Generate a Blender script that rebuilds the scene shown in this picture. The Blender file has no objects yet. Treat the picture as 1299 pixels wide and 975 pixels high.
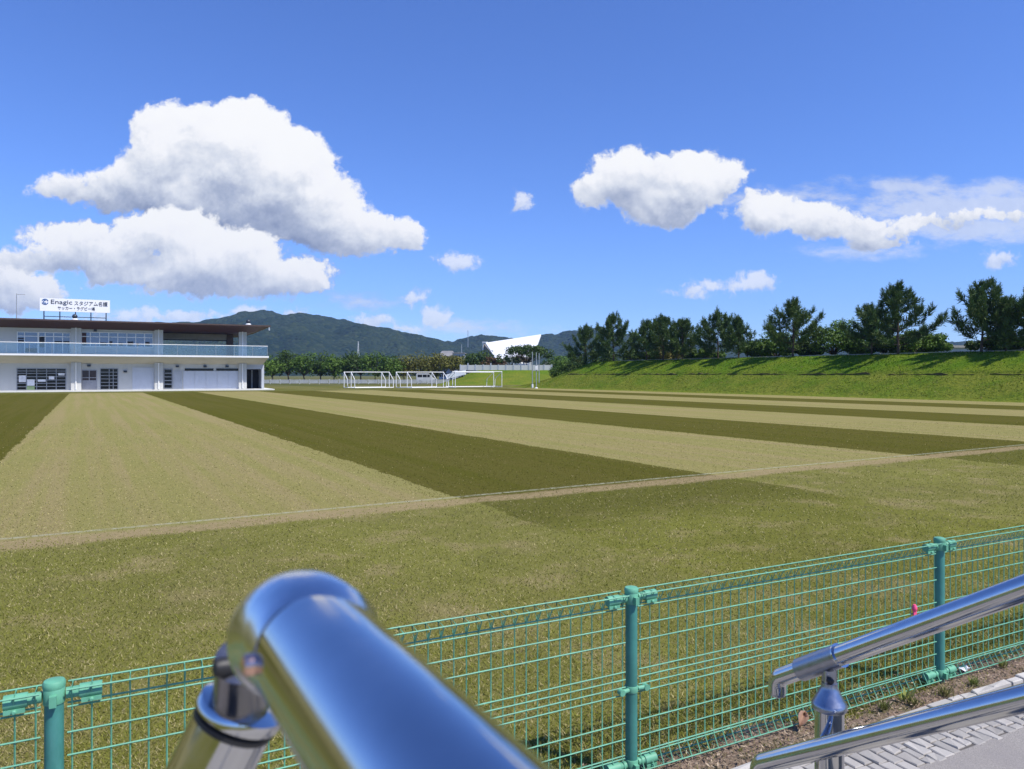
import bpy, bmesh, math, random
import numpy as np
from mathutils import Vector, Matrix

random.seed(7)
RNG = np.random.default_rng(11)
SC = bpy.context.scene
COL = SC.collection
R = math.radians

# ------------------------------------------------------------------ camera
F, U0, V0, H = 930.0, 649.5, 475.0, 1.68
cd = bpy.data.cameras.new('camera')
cam = bpy.data.objects.new('camera', cd)
COL.objects.link(cam)
cam.location = (0, 0, H)
cam.rotation_euler = (R(90), 0, 0)
cd.sensor_width = 36.0
cd.lens = F / 1299 * 36
cd.shift_y = -12.5 / 1299
cd.clip_start = 0.02
cd.clip_end = 20000
cd.dof.use_dof = True
cd.dof.focus_distance = 12.0
cd.dof.aperture_fstop = 11.0
SC.camera = cam

SUN_EL = R(55)
SUN_DIR = Vector((0.86, -0.51, 0)).normalized() * math.cos(SUN_EL) + Vector((0, 0, math.sin(SUN_EL)))
SUN_AZ = math.atan2(SUN_DIR.x, SUN_DIR.y)          # clockwise from +Y

# ------------------------------------------------------------------ colour helpers
def lin(c):
    c = c / 255.0
    return c / 12.92 if c <= 0.04045 else ((c + 0.055) / 1.055) ** 2.4
def rgb(r, g, b): return (lin(r), lin(g), lin(b), 1.0)

# ------------------------------------------------------------------ node helper
class NT:
    def __init__(s, tree): s.t = tree; s.n = tree.nodes; s.l = tree.links
    def node(s, typ, **kw):
        n = s.n.new(typ)
        for k, v in kw.items(): setattr(n, k, v)
        return n
    def put(s, inp, v):
        if hasattr(v, 'is_output') or isinstance(v, bpy.types.NodeSocket): s.l.new(v, inp)
        else: inp.default_value = v
    def math(s, op, a, b=0.0, c=0.0, clamp=False):
        n = s.n.new('ShaderNodeMath'); n.operation = op; n.use_clamp = clamp
        s.put(n.inputs[0], a); s.put(n.inputs[1], b); s.put(n.inputs[2], c)
        return n.outputs[0]
    def vec(s, op, a, b=None, c=None):
        n = s.n.new('ShaderNodeVectorMath'); n.operation = op
        s.put(n.inputs[0], a)
        if b is not None: s.put(n.inputs[1], b)
        if c is not None: s.put(n.inputs[2], c)
        return n.outputs['Value'] if op in ('DOT_PRODUCT', 'LENGTH') else n.outputs[0]
    def comb(s, x, y, z=0.0):
        n = s.n.new('ShaderNodeCombineXYZ'); s.put(n.inputs[0], x); s.put(n.inputs[1], y); s.put(n.inputs[2], z)
        return n.outputs[0]
    def sep(s, v):
        n = s.n.new('ShaderNodeSeparateXYZ'); s.l.new(v, n.inputs[0]); return n.outputs
    def noise(s, v, scale, detail=4.0, rough=0.55, dist=0.0, dim='3D'):
        n = s.n.new('ShaderNodeTexNoise'); n.noise_dimensions = dim
        s.l.new(v, n.inputs['Vector']); n.inputs['Scale'].default_value = scale
        n.inputs['Detail'].default_value = detail; n.inputs['Roughness'].default_value = rough
        n.inputs['Distortion'].default_value = dist
        return n.outputs['Fac'], n.outputs['Color']
    def voro(s, v, scale, feature='F1'):
        n = s.n.new('ShaderNodeTexVoronoi'); n.feature = feature
        s.l.new(v, n.inputs['Vector']); n.inputs['Scale'].default_value = scale
        return n.outputs['Distance'], n.outputs['Color']
    def map(s, v, a, b, c=0.0, d=1.0, smooth=False):
        n = s.n.new('ShaderNodeMapRange'); n.clamp = True
        if smooth: n.interpolation_type = 'SMOOTHSTEP'
        s.put(n.inputs[0], v); s.put(n.inputs[1], a); s.put(n.inputs[2], b); s.put(n.inputs[3], c); s.put(n.inputs[4], d)
        return n.outputs[0]
    def mix(s, fac, a, b, mode='MIX'):
        n = s.n.new('ShaderNodeMix'); n.data_type = 'RGBA'; n.blend_type = mode
        s.put(n.inputs[0], fac); s.put(n.inputs[6], a); s.put(n.inputs[7], b)
        return n.outputs[2]
    def ramp(s, v, stops, interp='LINEAR'):
        n = s.n.new('ShaderNodeValToRGB'); n.color_ramp.interpolation = interp
        e = n.color_ramp.elements
        e[0].position, e[0].color = stops[0]
        e[1].position, e[1].color = stops[-1]
        for p, c in stops[1:-1]:
            x = e.new(p); x.color = c
        s.l.new(v, n.inputs[0]); return n.outputs[0]

# ------------------------------------------------------------------ world: Nishita sky and far cumulus
world = bpy.data.worlds.new('World'); SC.world = world; world.use_nodes = True
W = NT(world.node_tree); W.n.clear()
sky = W.node('ShaderNodeTexSky', sky_type='NISHITA', sun_disc=False, sun_elevation=SUN_EL, sun_rotation=SUN_AZ)
sky.altitude = 0.0; sky.air_density = 1.0; sky.dust_density = 0.05; sky.ozone_density = 3.0
SKY_TINT = (0.56, 0.75, 1.25, 1)
skyc = W.mix(1.0, sky.outputs[0], SKY_TINT, 'MULTIPLY')
tc = W.node('ShaderNodeTexCoord')
dx, dy, dz = W.sep(tc.outputs['Generated'])
ysafe = W.math('MAXIMUM', dy, 0.05)
P = W.comb(W.math('DIVIDE', dx, ysafe), W.math('DIVIDE', dz, ysafe), 0.0)     # heading and height above the horizon
# cloud bodies: (heading, height, half width, half height), all as tangents of angles; three banks, nearest last
UPPER = [(232,166,54,40),(196,168,30,40),(300,190,80,58),(355,222,72,64),(200,222,56,48),(98,240,56,20),(150,236,60,30),(395,268,66,46),
         (445,294,58,34),(505,300,34,24),(280,244,110,48),(235,262,64,34),(345,270,70,40)]
LOWER = [(205,294,74,32),(120,306,86,28),(275,322,92,38),(352,352,74,26),(250,348,92,28),(60,328,66,16),(150,336,70,24)]
MIDDLE = [(800,224,54,38),(758,242,34,22),(872,232,58,40),(922,222,30,20),(842,262,56,24),
      (972,272,46,26),(1040,280,62,25),(1105,286,60,19),(1170,278,70,13),(1255,268,80,12),(1118,304,44,11),(25,368,60,28),(-5,342,60,20)]
SMALL = [(215,399,88,9),(320,394,40,8),(150,404,44,9),(480,405,28,10),(512,414,28,7),(376,394,14,8),
      (578,334,32,11),(657,259,13,12),(530,379,18,10),(557,401,24,11),(1268,326,22,10),(884,366,34,10),(950,362,30,13)]
WISP = [(1190,238,110,11),(1285,233,70,10),(1225,288,100,18),(1200,262,120,20),(1290,262,60,24),(465,380,40,8),(590,415,60,7),(1100,320,60,8),(1000,250,60,8)]
def blob(p, lst, k, grow=1.10):
    """signed depth into a cloud bank, in units of 38/930 of the view distance (negative inside)"""
    out = None
    for (u, v, a, b) in lst:
        cx, cy, ra, rb = (u - U0) / F, (V0 - v) / F, a / F * grow, b / F * grow
        q = W.vec('MULTIPLY_ADD', p, (1/ra, 1/rb, 0), (-cx/ra, -cy/rb, 0))
        q = W.vec('LENGTH', q)
        m_ = min(a, b) / 38.0
        q = W.math('MULTIPLY_ADD', q, m_, -m_)
        out = q if out is None else W.math('SMOOTH_MIN', out, q, k)
    return out
def relief(p):
    _, wc = W.noise(p, 9.0, 3.0, 0.55)
    _, wd = W.noise(p, 42.0, 3.0, 0.55)
    w = W.vec('MULTIPLY_ADD', W.vec('SUBTRACT', wc, (0.5, 0.5, 0.5)), (0.046, 0.040, 0), p)
    w = W.vec('MULTIPLY_ADD', W.vec('SUBTRACT', wd, (0.5, 0.5, 0.5)), (0.020, 0.016, 0), w)
    n1, _ = W.noise(p, 24.0, 9.0, 0.64)
    n2, _ = W.noise(w, 85.0, 6.0, 0.62)
    v1, _ = W.voro(w, 30.0, 'SMOOTH_F1')
    v2, _ = W.voro(w, 80.0, 'SMOOTH_F1')
    t = W.math('MULTIPLY', W.math('SUBTRACT', n1, 0.5), 1.7)
    t = W.math('MULTIPLY_ADD', W.math('SUBTRACT', n2, 0.5), 0.9, t)
    t = W.math('MULTIPLY_ADD', v1, -0.40, t)
    t = W.math('MULTIPLY_ADD', v2, -0.24, t)
    return w, W.math('ADD', t, 0.34)
w0, t0_ = relief(P); w1, t1_ = relief(W.vec('ADD', P, (0.005, 0.011, 0)))
patch = W.math('SUBTRACT', W.noise(P, 13.0, 6.0, 0.6)[0], 0.5)
small = W.math('SUBTRACT', t0_, t1_)
def layer(lst, up_, dn_, kbig, base):
    q0 = blob(w0, lst, 0.14)
    T = W.math('MULTIPLY_ADD', q0, -2.2, t0_)
    big = W.math('SUBTRACT', W.math('MINIMUM', blob(W.vec('ADD', P, up_), lst, 0.25), 0.9), W.math('MINIMUM', blob(W.vec('ADD', P, dn_), lst, 0.25), 0.9))
    lit = W.math('MULTIPLY_ADD', big, kbig, base)
    lit = W.math('MULTIPLY_ADD', small, 0.28, lit)
    lit = W.math('MULTIPLY_ADD', patch, 0.50, lit)
    col = W.ramp(lit, [(0.0, rgb(138,150,180)), (0.3, rgb(178,187,208)), (0.55, rgb(220,225,235)), (0.8, rgb(252,252,254)), (1.0, rgb(255,255,255))])
    return col, W.map(T, 0.0, 0.46, 0.0, 1.0, True)
c1_, a1_ = layer(UPPER, (0.014,0.046,0), (-0.006,-0.030,0), 0.36, 0.56)
c2_, a2_ = layer(LOWER, (0.012,0.034,0), (-0.004,-0.022,0), 0.46, 0.65)
c3_, a3_ = layer(MIDDLE, (0.010,0.030,0), (-0.004,-0.018,0), 0.42, 0.63)
c4_, a4_ = layer(SMALL, (0.003,0.008,0), (-0.002,-0.006,0), 0.5, 0.72)
cloudc = W.mix(a4_, W.mix(a2_, W.mix(a3_, c1_, c3_), c2_), c4_)
inv = lambda x: W.math('SUBTRACT', 1.0, x)
alpha = inv(W.math('MULTIPLY', W.math('MULTIPLY', inv(a1_), inv(a2_)), W.math('MULTIPLY', inv(a3_), inv(W.math('MULTIPLY', a4_, 0.74)))))
qw = blob(W.vec('MULTIPLY_ADD', W.vec('SUBTRACT', W.noise(P, 7.0, 3.0)[1], (0.5,0.5,0.5)), (0.08,0.03,0), P), WISP, 0.14)
nw, _ = W.noise(W.vec('MULTIPLY', P, (1.0, 2.4, 1.0)), 22.0, 7.0, 0.65)
tw = W.math('MULTIPLY_ADD', W.math('SUBTRACT', nw, 0.5), 2.2, W.math('MULTIPLY_ADD', qw, -2.2, 0.25))
aw = W.math('MULTIPLY', W.map(tw, -0.1, 0.9, 0.0, 1.0, True), 0.66)
cloudc = W.mix(W.math('MULTIPLY', aw, inv(alpha)), cloudc, rgb(236,240,248))
alpha = W.math('MAXIMUM', alpha, aw)
front = W.map(dy, 0.08, 0.2, 0.0, 1.0)
alpha = W.math('MULTIPLY', alpha, front)
b1 = W.node('ShaderNodeBackground'); W.l.new(skyc, b1.inputs[0]); b1.inputs[1].default_value = 0.115
b2 = W.node('ShaderNodeBackground'); W.l.new(cloudc, b2.inputs[0]); b2.inputs[1].default_value = 0.78
mx = W.node('ShaderNodeMixShader'); W.l.new(alpha, mx.inputs[0]); W.l.new(b1.outputs[0], mx.inputs[1]); W.l.new(b2.outputs[0], mx.inputs[2])
wo = W.node('ShaderNodeOutputWorld'); W.l.new(mx.outputs[0], wo.inputs[0])
world.cycles.sampling_method = 'MANUAL'; world.cycles.sample_map_resolution = 512

sd = bpy.data.lights.new('sun', 'SUN'); sd.energy = 4.4; sd.angle = R(0.53); sd.color = (1.0, 0.955, 0.88)
sun = bpy.data.objects.new('sun', sd); COL.objects.link(sun)
sun.rotation_euler = SUN_DIR.to_track_quat('Z', 'Y').to_euler()
sun.location = (20, -20, 40)

vs = SC.view_settings
vs.view_transform = 'Standard'; vs.look = 'None'; vs.exposure = 0.38; vs.gamma = 1.0; vs.use_curve_mapping = False
SC.render.engine = 'CYCLES'
SC.cycles.max_bounces = 8; SC.cycles.transparent_max_bounces = 12; SC.cycles.volume_bounces = 0
SC.cycles.use_denoising = True

# ------------------------------------------------------------------ geometry helpers
def up(p, z=0.0):   # photo measurement -> point on a horizontal plane
    u, v = p; Y = F * (H - z) / (v - V0); return Vector(((u - U0) / F * Y, Y, z))
def at(u, Y, v=None):
    return Vector(((u - U0) / F * Y, Y, H + (V0 - (v if v is not None else V0)) / F * Y))
A60 = R(60)
D = Vector((math.sin(A60), math.cos(A60), 0)); N = Vector((-math.cos(A60), math.sin(A60), 0))
def st(s, t, z=0.0): return D * s + N * t + Vector((0, 0, z))

class MB:
    def __init__(s): s.v = []; s.f = []
    def add(s, vs_, fs_):
        o = len(s.v); s.v += [tuple(p) for p in vs_]; s.f += [tuple(i + o for i in f) for f in fs_]; return s
    def box(s, a, b):
        (x0,y0,z0),(x1,y1,z1) = a, b
        return s.add([(x0,y0,z0),(x1,y0,z0),(x1,y1,z0),(x0,y1,z0),(x0,y0,z1),(x1,y0,z1),(x1,y1,z1),(x0,y1,z1)],
                     [(0,3,2,1),(4,5,6,7),(0,1,5,4),(1,2,6,5),(2,3,7,6),(3,0,4,7)])
    def hexa(s, bot, top):    # two 4-corner rings, counter-clockwise seen from above
        return s.add(list(bot) + list(top), [(0,3,2,1),(4,5,6,7),(0,1,5,4),(1,2,6,5),(2,3,7,6),(3,0,4,7)])
    def tube(s, pts, r, n=10, caps=True, closed=False):
        pts = [Vector(p) for p in pts]; m = len(pts)
        rs = r if isinstance(r, (list, tuple)) else [r] * m
        t0 = (pts[1] - pts[0]).normalized()
        ref = Vector((0,0,1)) if abs(t0.z) < 0.9 else Vector((1,0,0))
        a = t0.cross(ref).normalized(); vs_ = []
        for i in range(m):
            if i == 0: t = (pts[1]-pts[0])
            elif i == m-1: t = (pts[-1]-pts[-2])
            else: t = (pts[i+1]-pts[i]).normalized() + (pts[i]-pts[i-1]).normalized()
            t = t.normalized()
            a = (a - t * a.dot(t)).normalized(); b = t.cross(a)
            for k in range(n):
                th = 2*math.pi*k/n
                vs_.append(pts[i] + (a*math.cos(th) + b*math.sin(th)) * rs[i])
        fs_ = []
        for i in range(m-1):
            for k in range(n):
                k2 = (k+1) % n
                fs_.append((i*n+k, i*n+k2, (i+1)*n+k2, (i+1)*n+k))
        if caps:
            fs_.append(tuple(reversed(range(n)))); fs_.append(tuple(range((m-1)*n, m*n)))
        return s.add(vs_, fs_)
    def lathe(s, prof, n=24, base=(0,0,0), axis=None):
        q = Vector((0,0,1)).rotation_difference(Vector(axis)) if axis is not None else None
        vs_, fs_ = [], []
        for (r, z) in prof:
            for k in range(n):
                th = 2*math.pi*k/n
                p = Vector((r*math.cos(th), r*math.sin(th), z))
                if q: p = q @ p
                vs_.append(p + Vector(base))
        m = len(prof)
        for i in range(m-1):
            for k in range(n):
                k2 = (k+1) % n
                fs_.append((i*n+k, i*n+k2, (i+1)*n+k2, (i+1)*n+k))
        fs_.append(tuple(reversed(range(n)))); fs_.append(tuple(range((m-1)*n, m*n)))
        return s.add(vs_, fs_)
    def build(s, name, mat, parent=None, smooth=False, bevel=0.0, seg=2):
        me = bpy.data.meshes.new(name); me.from_pydata(s.v, [], s.f); me.update()
        o = bpy.data.objects.new(name, me); COL.objects.link(o)
        if mat: me.materials.append(mat)
        if smooth:
            me.polygons.foreach_set('use_smooth', [True]*len(me.polygons))
            try: me.set_sharp_from_angle(angle=R(40))
            except Exception: pass
        if parent: o.parent = parent
        if bevel:
            b = o.modifiers.new('bevel', 'BEVEL'); b.width = bevel; b.segments = seg; b.limit_method = 'ANGLE'
        return o
def tag(o, label=None, cat=None, group=None, kind=None):
    if label: o['label'] = label
    if cat: o['category'] = cat
    if group: o['group'] = group
    if kind: o['kind'] = kind
    return o
def empty(name, loc=(0,0,0), rz=0.0):
    o = bpy.data.objects.new(name, None); COL.objects.link(o); o.location = loc; o.rotation_euler = (0,0,rz)
    o.empty_display_size = 0.2; return o
def thing(name, label, cat, loc=(0,0,0), rz=0.0, group=None):
    return tag(empty(name, loc, rz), label, cat, group)
def copy_tree(o, parent=None):
    c = o.copy(); COL.objects.link(c)
    if parent: c.parent = parent
    for ch in [x for x in bpy.data.objects if x.parent == o]: copy_tree(ch, c)
    return c
def grid_mesh(name, X, Y, Z, mat, parent=None, smooth=True):
    ny, nx = X.shape
    me = bpy.data.meshes.new(name)
    co = np.stack([X, Y, Z], -1).reshape(-1, 3)
    i = np.arange(ny*nx).reshape(ny, nx)
    q = np.stack([i[:-1,:-1], i[:-1,1:], i[1:,1:], i[1:,:-1]], -1).reshape(-1, 4)
    fill(me, co, q)
    me.polygons.foreach_set('use_smooth', np.full(len(q), smooth))
    me.materials.append(mat)
    o = bpy.data.objects.new(name, me); COL.objects.link(o)
    if parent: o.parent = parent
    return o
def fill(me, co, faces):
    k = faces.shape[1]; n = len(faces)
    me.vertices.add(len(co)); me.vertices.foreach_set('co', np.ascontiguousarray(co, dtype=np.float32).ravel())
    me.loops.add(n*k); me.loops.foreach_set('vertex_index', np.ascontiguousarray(faces, dtype=np.int32).ravel())
    me.polygons.add(n); me.polygons.foreach_set('loop_start', np.arange(0, n*k, k, dtype=np.int32))
    me.update(calc_edges=True); me.validate()
def leaf_mesh(name, C, A, B, col):
    """diamond leaves: centre C, half length A, half width B, colour per leaf"""
    n = len(C)
    co = np.stack([C - A, C + B, C + A, C - B], 1).reshape(-1, 3)
    me = bpy.data.meshes.new(name); fill(me, co, np.arange(4*n).reshape(n, 4))
    at_ = me.color_attributes.new('tone', 'FLOAT_COLOR', 'POINT')
    c4 = np.ones((n, 4), np.float32); c4[:, :3] = col
    at_.data.foreach_set('color', np.repeat(c4, 4, 0).ravel())
    return me
def link_mesh(name, me, mat, parent=None):
    if not me.materials: me.materials.append(mat)
    o = bpy.data.objects.new(name, me); COL.objects.link(o)
    if parent: o.parent = parent
    return o
def vnoise(x, y, seed=0):
    """cheap value noise on numpy arrays"""
    r = np.random.default_rng(seed); tab = r.random((64, 64))
    xi = np.floor(x).astype(int); yi = np.floor(y).astype(int); fx = x - xi; fy = y - yi
    fx = fx*fx*(3-2*fx); fy = fy*fy*(3-2*fy)
    g = lambda a, b: tab[a % 64, b % 64]
    return (g(xi,yi)*(1-fx)+g(xi+1,yi)*fx)*(1-fy) + (g(xi,yi+1)*(1-fx)+g(xi+1,yi+1)*fx)*fy
def fbm(x, y, seed=0, oct=4):
    s = 0; a = 0.5
    for i in range(oct):
        s = s + a*vnoise(x*2**i, y*2**i, seed+i); a *= 0.5
    return s

# ------------------------------------------------------------------ materials
def mat(name):
    m = bpy.data.materials.new(name); m.use_nodes = True; t = NT(m.node_tree)
    p = t.n.get('Principled BSDF'); return m, t, p
def simple(name, col, rough=0.6, metal=0.0, var=0.08, scale=3.0, bump=0.0, spec=0.5, dirt=None):
    m, t, p = mat(name)
    g = t.node('ShaderNodeNewGeometry')
    n1, _ = t.noise(g.outputs['Position'], scale, 5.0, 0.6)
    c2 = tuple(min(1, x*(1+var*2)) for x in col[:3]) + (1,); c1 = tuple(x*(1-var*2) for x in col[:3]) + (1,)
    c = t.mix(t.map(n1, 0.3, 0.7), c1, c2)
    if dirt:
        n2, _ = t.noise(t.vec('MULTIPLY', g.outputs['Position'], (1,1,0.25)), scale*1.7, 6.0, 0.65)
        c = t.mix(t.map(n2, 0.55, 0.8, 0, dirt[1]), c, dirt[0])
    t.l.new(c, p.inputs['Base Color'])
    r = t.map(n1, 0.2, 0.8, max(0.025, rough-0.08), min(1, rough+0.08)); t.l.new(r, p.inputs['Roughness'])
    p.inputs['Metallic'].default_value = metal; p.inputs['Specular IOR Level'].default_value = spec
    if bump:
        b = t.node('ShaderNodeBump'); b.inputs['Strength'].default_value = bump; b.inputs['Distance'].default_value = 0.02
        n3, _ = t.noise(g.outputs['Position'], scale*8, 4.0); t.l.new(n3, b.inputs['Height']); t.l.new(b.outputs[0], p.inputs['Normal'])
    return m

M = {}
M['steel'] = simple('polished_steel', (0.54,0.55,0.58,1), 0.09, 1.0, 0.02, 34)
M['steel_dull'] = simple('brushed_steel', (0.42,0.43,0.46,1), 0.30, 1.0, 0.05, 60)
M['steel_cap'] = simple('satin_steel_cap', (0.34,0.36,0.42,1), 0.32, 1.0, 0.05, 60)
M['steel_dark'] = simple('dark_steel', (0.22,0.22,0.24,1), 0.22, 1.0, 0.05, 60)
M['steel_matt'] = simple('matt_steel', (0.66,0.68,0.72,1), 0.20, 1.0, 0.03, 60)
M['black_rubber'] = simple('black_rubber', (0.015,0.015,0.018,1), 0.5)
M['copper'] = simple('copper_bolt', (0.75,0.48,0.38,1), 0.22, 1.0)
M['fence_green'] = simple('green_coated_steel', rgb(96,160,130), 0.55, 0.0, 0.10, 14, dirt=(rgb(120,170,160), 0.35))
M['post_green'] = simple('green_coated_post', rgb(62,126,116), 0.5, 0.0, 0.08, 9, dirt=(rgb(110,165,160), 0.3))
M['white_paint'] = simple('white_paint', (0.82,0.82,0.80,1), 0.45, 0, 0.02, 6, dirt=((0.5,0.48,0.42,1), 0.3))
M['wall'] = simple('pale_wall', rgb(194,193,188), 0.8, 0, 0.03, 0.8, bump=0.1, dirt=(rgb(150,152,155), 0.4))
M['wall_grey'] = simple('grey_wall', rgb(176,180,186), 0.8, 0, 0.04, 1.0, dirt=(rgb(130,132,135), 0.4))
M['concrete'] = simple('concrete', rgb(160,154,142), 0.85, 0, 0.06, 1.5, bump=0.2, dirt=(rgb(130,126,116), 0.5))
M['soffit'] = simple('balcony_soffit', rgb(178,174,162), 0.85, 0, 0.04, 1.0)
M['wood'] = simple('red_brown_boards', rgb(70,41,33), 0.6, 0, 0.10, 4)
M['dark_frame'] = simple('dark_frame', rgb(52,58,68), 0.4)
M['grey_frame'] = simple('grey_frame', rgb(140,144,150), 0.45)
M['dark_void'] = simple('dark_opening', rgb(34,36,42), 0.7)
M['door_brown'] = simple('brown_pane', rgb(58,44,44), 0.25)
M['door_grey'] = simple('grey_door', rgb(150,150,154), 0.6)
M['poster'] = simple('paper', rgb(225,225,228), 0.8)
M['poster_green'] = simple('green_paper', rgb(150,170,120), 0.8)
M['sign_white'] = simple('sign_white', (0.86,0.86,0.86,1), 0.5, 0, 0.01)
M['ink'] = simple('dark_blue_ink', rgb(40,46,66), 0.5)
M['ink_blue'] = simple('blue_ink', rgb(60,104,160), 0.5)
M['bark'] = simple('bark', rgb(82,68,56), 0.9, 0, 0.15, 6, bump=0.5)
M['pale_fence'] = simple('weathered_white', rgb(186,188,186), 0.7, 0, 0.08, 0.7, dirt=(rgb(120,124,118),0.5))
M['roof_white'] = simple('white_roof_sheet', (0.80,0.81,0.83,1), 0.5, 0, 0.015, 0.2)
M['grey_pole'] = simple('galvanised_pole', rgb(160,165,170), 0.4, 0.3)
M['pink'] = simple('pink_ribbon', rgb(235,80,125), 0.6)
M['tyre'] = simple('tyre', rgb(30,30,32), 0.8)
M['tile_grey'] = simple('grey_roof', rgb(128,126,124), 0.8, 0, 0.08, 0.5)
def glassy(name, col, rough=0.04):
    m, t, p = mat(name); p.inputs['Base Color'].default_value = col; p.inputs['Roughness'].default_value = rough
    p.inputs['Specular IOR Level'].default_value = 0.9; p.inputs['IOR'].default_value = 1.6; return m
M['window_glass'] = glassy('window_glass', rgb(84,104,140))
M['dark_glass'] = glassy('dark_glass', rgb(14,15,20), 0.12); M['dark_glass'].node_tree.nodes['Principled BSDF'].inputs['IOR'].default_value = 1.3
M['board'] = simple('pale_board', rgb(196,200,208), 0.6, 0, 0.02, 1.0, dirt=(rgb(160,162,168), 0.4))
M['pale_base'] = simple('pale_base', rgb(214,212,204), 0.8, 0, 0.04, 1.0)
m, t, p = mat('balcony_glass'); M['balcony_glass'] = m
tr = t.node('ShaderNodeBsdfTransparent'); tr.inputs[0].default_value = (0.80,0.88,0.93,1)
gl = t.node('ShaderNodeBsdfGlossy'); gl.inputs['Roughness'].default_value = 0.04; gl.inputs[0].default_value = (0.85,0.92,1,1)
df = t.node('ShaderNodeBsdfDiffuse'); df.inputs[0].default_value = rgb(120,160,185)
mx1 = t.node('ShaderNodeMixShader'); mx1.inputs[0].default_value = 0.08; t.l.new(tr.outputs[0], mx1.inputs[1]); t.l.new(gl.outputs[0], mx1.inputs[2])
mx2 = t.node('ShaderNodeMixShader'); mx2.inputs[0].default_value = 0.05; t.l.new(mx1.outputs[0], mx2.inputs[1]); t.l.new(df.outputs[0], mx2.inputs[2])
t.l.new(mx2.outputs[0], t.n['Material Output'].inputs[0])

def leaf_mat(name, trans=0.25, rough=0.6, spec=0.25):
    m, t, p = mat(name)
    a = t.node('ShaderNodeAttribute', attribute_name='tone')
    t.l.new(a.outputs['Color'], p.inputs['Base Color']); p.inputs['Roughness'].default_value = rough
    p.inputs['Specular IOR Level'].default_value = spec
    tl = t.node('ShaderNodeBsdfTranslucent'); t.l.new(a.outputs['Color'], tl.inputs[0])
    mx = t.node('ShaderNodeMixShader'); mx.inputs[0].default_value = trans
    t.l.new(p.outputs[0], mx.inputs[1]); t.l.new(tl.outputs[0], mx.inputs[2]); t.l.new(mx.outputs[0], t.n['Material Output'].inputs[0])
    return m
M['leaf'] = leaf_mat('leaf'); M['needle'] = leaf_mat('needle', 0.12); M['grass'] = leaf_mat('grass_blade', 0.25, 0.8, 0.0)

# field: mowing stripes run along N, the light and shade of leaning blades put into colour; their edges are these distances along D
EDGES = [-18.0, -12.5, -7.0, -1.5, 4.05, 8.9, 14.6, 20.3, 26.4, 32.4, 38.0, 43.2]
LIGHT0 = True   # the strip before the first edge is light
BT = 8.80       # worn touchline, distance along N
FAR_T = 76.5
C_LIGHT = (0.306, 0.272, 0.094); C_DARK = (0.108, 0.100, 0.022)
C_VERGE = (0.214, 0.216, 0.046); C_STRAW = (0.42, 0.35, 0.19); C_GREEN = (0.125, 0.138, 0.022)

m, t, p = mat('turf'); M['turf'] = m
g = t.node('ShaderNodeNewGeometry'); pos = g.outputs['Position']
s_ = t.vec('DOT_PRODUCT', pos, tuple(D)); t_ = t.vec('DOT_PRODUCT', pos, tuple(N))
wob, _ = t.noise(pos, 0.9, 3.0); wob2, _ = t.noise(pos, 9.0, 2.0)
sw = t.math('ADD', s_, t.math('MULTIPLY_ADD', wob, 0.24, t.math('MULTIPLY', wob2, 0.16)))
sw = t.math('SUBTRACT', sw, 0.20)
lo, hi = -30.0, 70.0
stops = [(0.0, (1,1,1,1))]; cur = 1
for e in EDGES:
    cur = 1 - cur; stops.append(((e - lo)/(hi - lo), (cur,)*3 + (1,)))
stops.append((1.0, (1,1,1,1)))
stripe = t.ramp(t.map(sw, lo, hi), stops, 'CONSTANT')
fine, _ = t.noise(pos, 130.0, 4.0, 0.7); mid, _ = t.noise(pos, 14.0, 4.0, 0.6); wide, _ = t.noise(pos, 0.45, 4.0, 0.55)
strk, _ = t.noise(t.comb(t.math('MULTIPLY', s_, 2.2), t.math('MULTIPLY', t_, 0.05), 0.0), 1.0, 4.0, 0.6)   # mower tracks inside the strips
V3 = lambda c: tuple(c) + (1.0,)
cl = t.mix(t.map(wide, 0.35, 0.68, 0, 0.35), V3(C_LIGHT), V3((0.225,0.248,0.062)))
cl = t.mix(t.map(strk, 0.45, 0.60, 0, 0.55), cl, V3((0.375,0.285,0.150)))
cl = t.mix(t.map(strk, 0.42, 0.30, 0, 0.5), cl, V3((0.255,0.245,0.080)))
cdk = t.mix(t.map(wide, 0.35, 0.7, 0, 0.6), V3(C_DARK), V3((0.118,0.100,0.026)))
cdk = t.mix(t.map(strk, 0.45, 0.6, 0, 0.6), cdk, V3((0.082,0.086,0.010)))
fieldc = t.mix(stripe, cdk, cl)
ve = t.mix(t.map(wide, 0.35, 0.65), V3(C_VERGE), V3((0.175,0.172,0.042)))
wide2, _ = t.noise(pos, 1.3, 5.0, 0.6)
ve = t.mix(t.map(wide2, 0.52, 0.66, 0, 0.8), ve, V3((0.32,0.26,0.12)))
ve = t.mix(t.map(wide2, 0.46, 0.34, 0, 0.7), ve, V3((0.145,0.152,0.030)))
ve = t.mix(t.math('MULTIPLY', t.math('SUBTRACT', 1.0, stripe), t.map(t_, 5.9, 7.6, 0.0, 0.80, True)), ve, V3((0.105,0.104,0.024)))
infield = t.map(t.math('MULTIPLY_ADD', wob2, 0.35, t_), BT+0.17, BT+0.27)
c = t.mix(infield, ve, fieldc)
dist = t.math('ABSOLUTE', t.math('SUBTRACT', t.math('MULTIPLY_ADD', wob, 0.35, t_), BT+0.10))
worn = t.math('MULTIPLY', t.map(dist, 0.14, 0.30, 1.0, 0.0, True), t.map(mid, 0.35, 0.6, 0.35, 1.0))
c = t.mix(t.math('MULTIPLY', worn, 0.95), c, V3((0.42,0.31,0.18)))
line = t.map(t.math('ABSOLUTE', t.math('SUBTRACT', t_, BT+0.30)), 0.03, 0.06, 0.75, 0.0)
c = t.mix(t.math('MULTIPLY', line, t.map(mid, 0.35, 0.6)), c, V3((0.52,0.52,0.40)))
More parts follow.
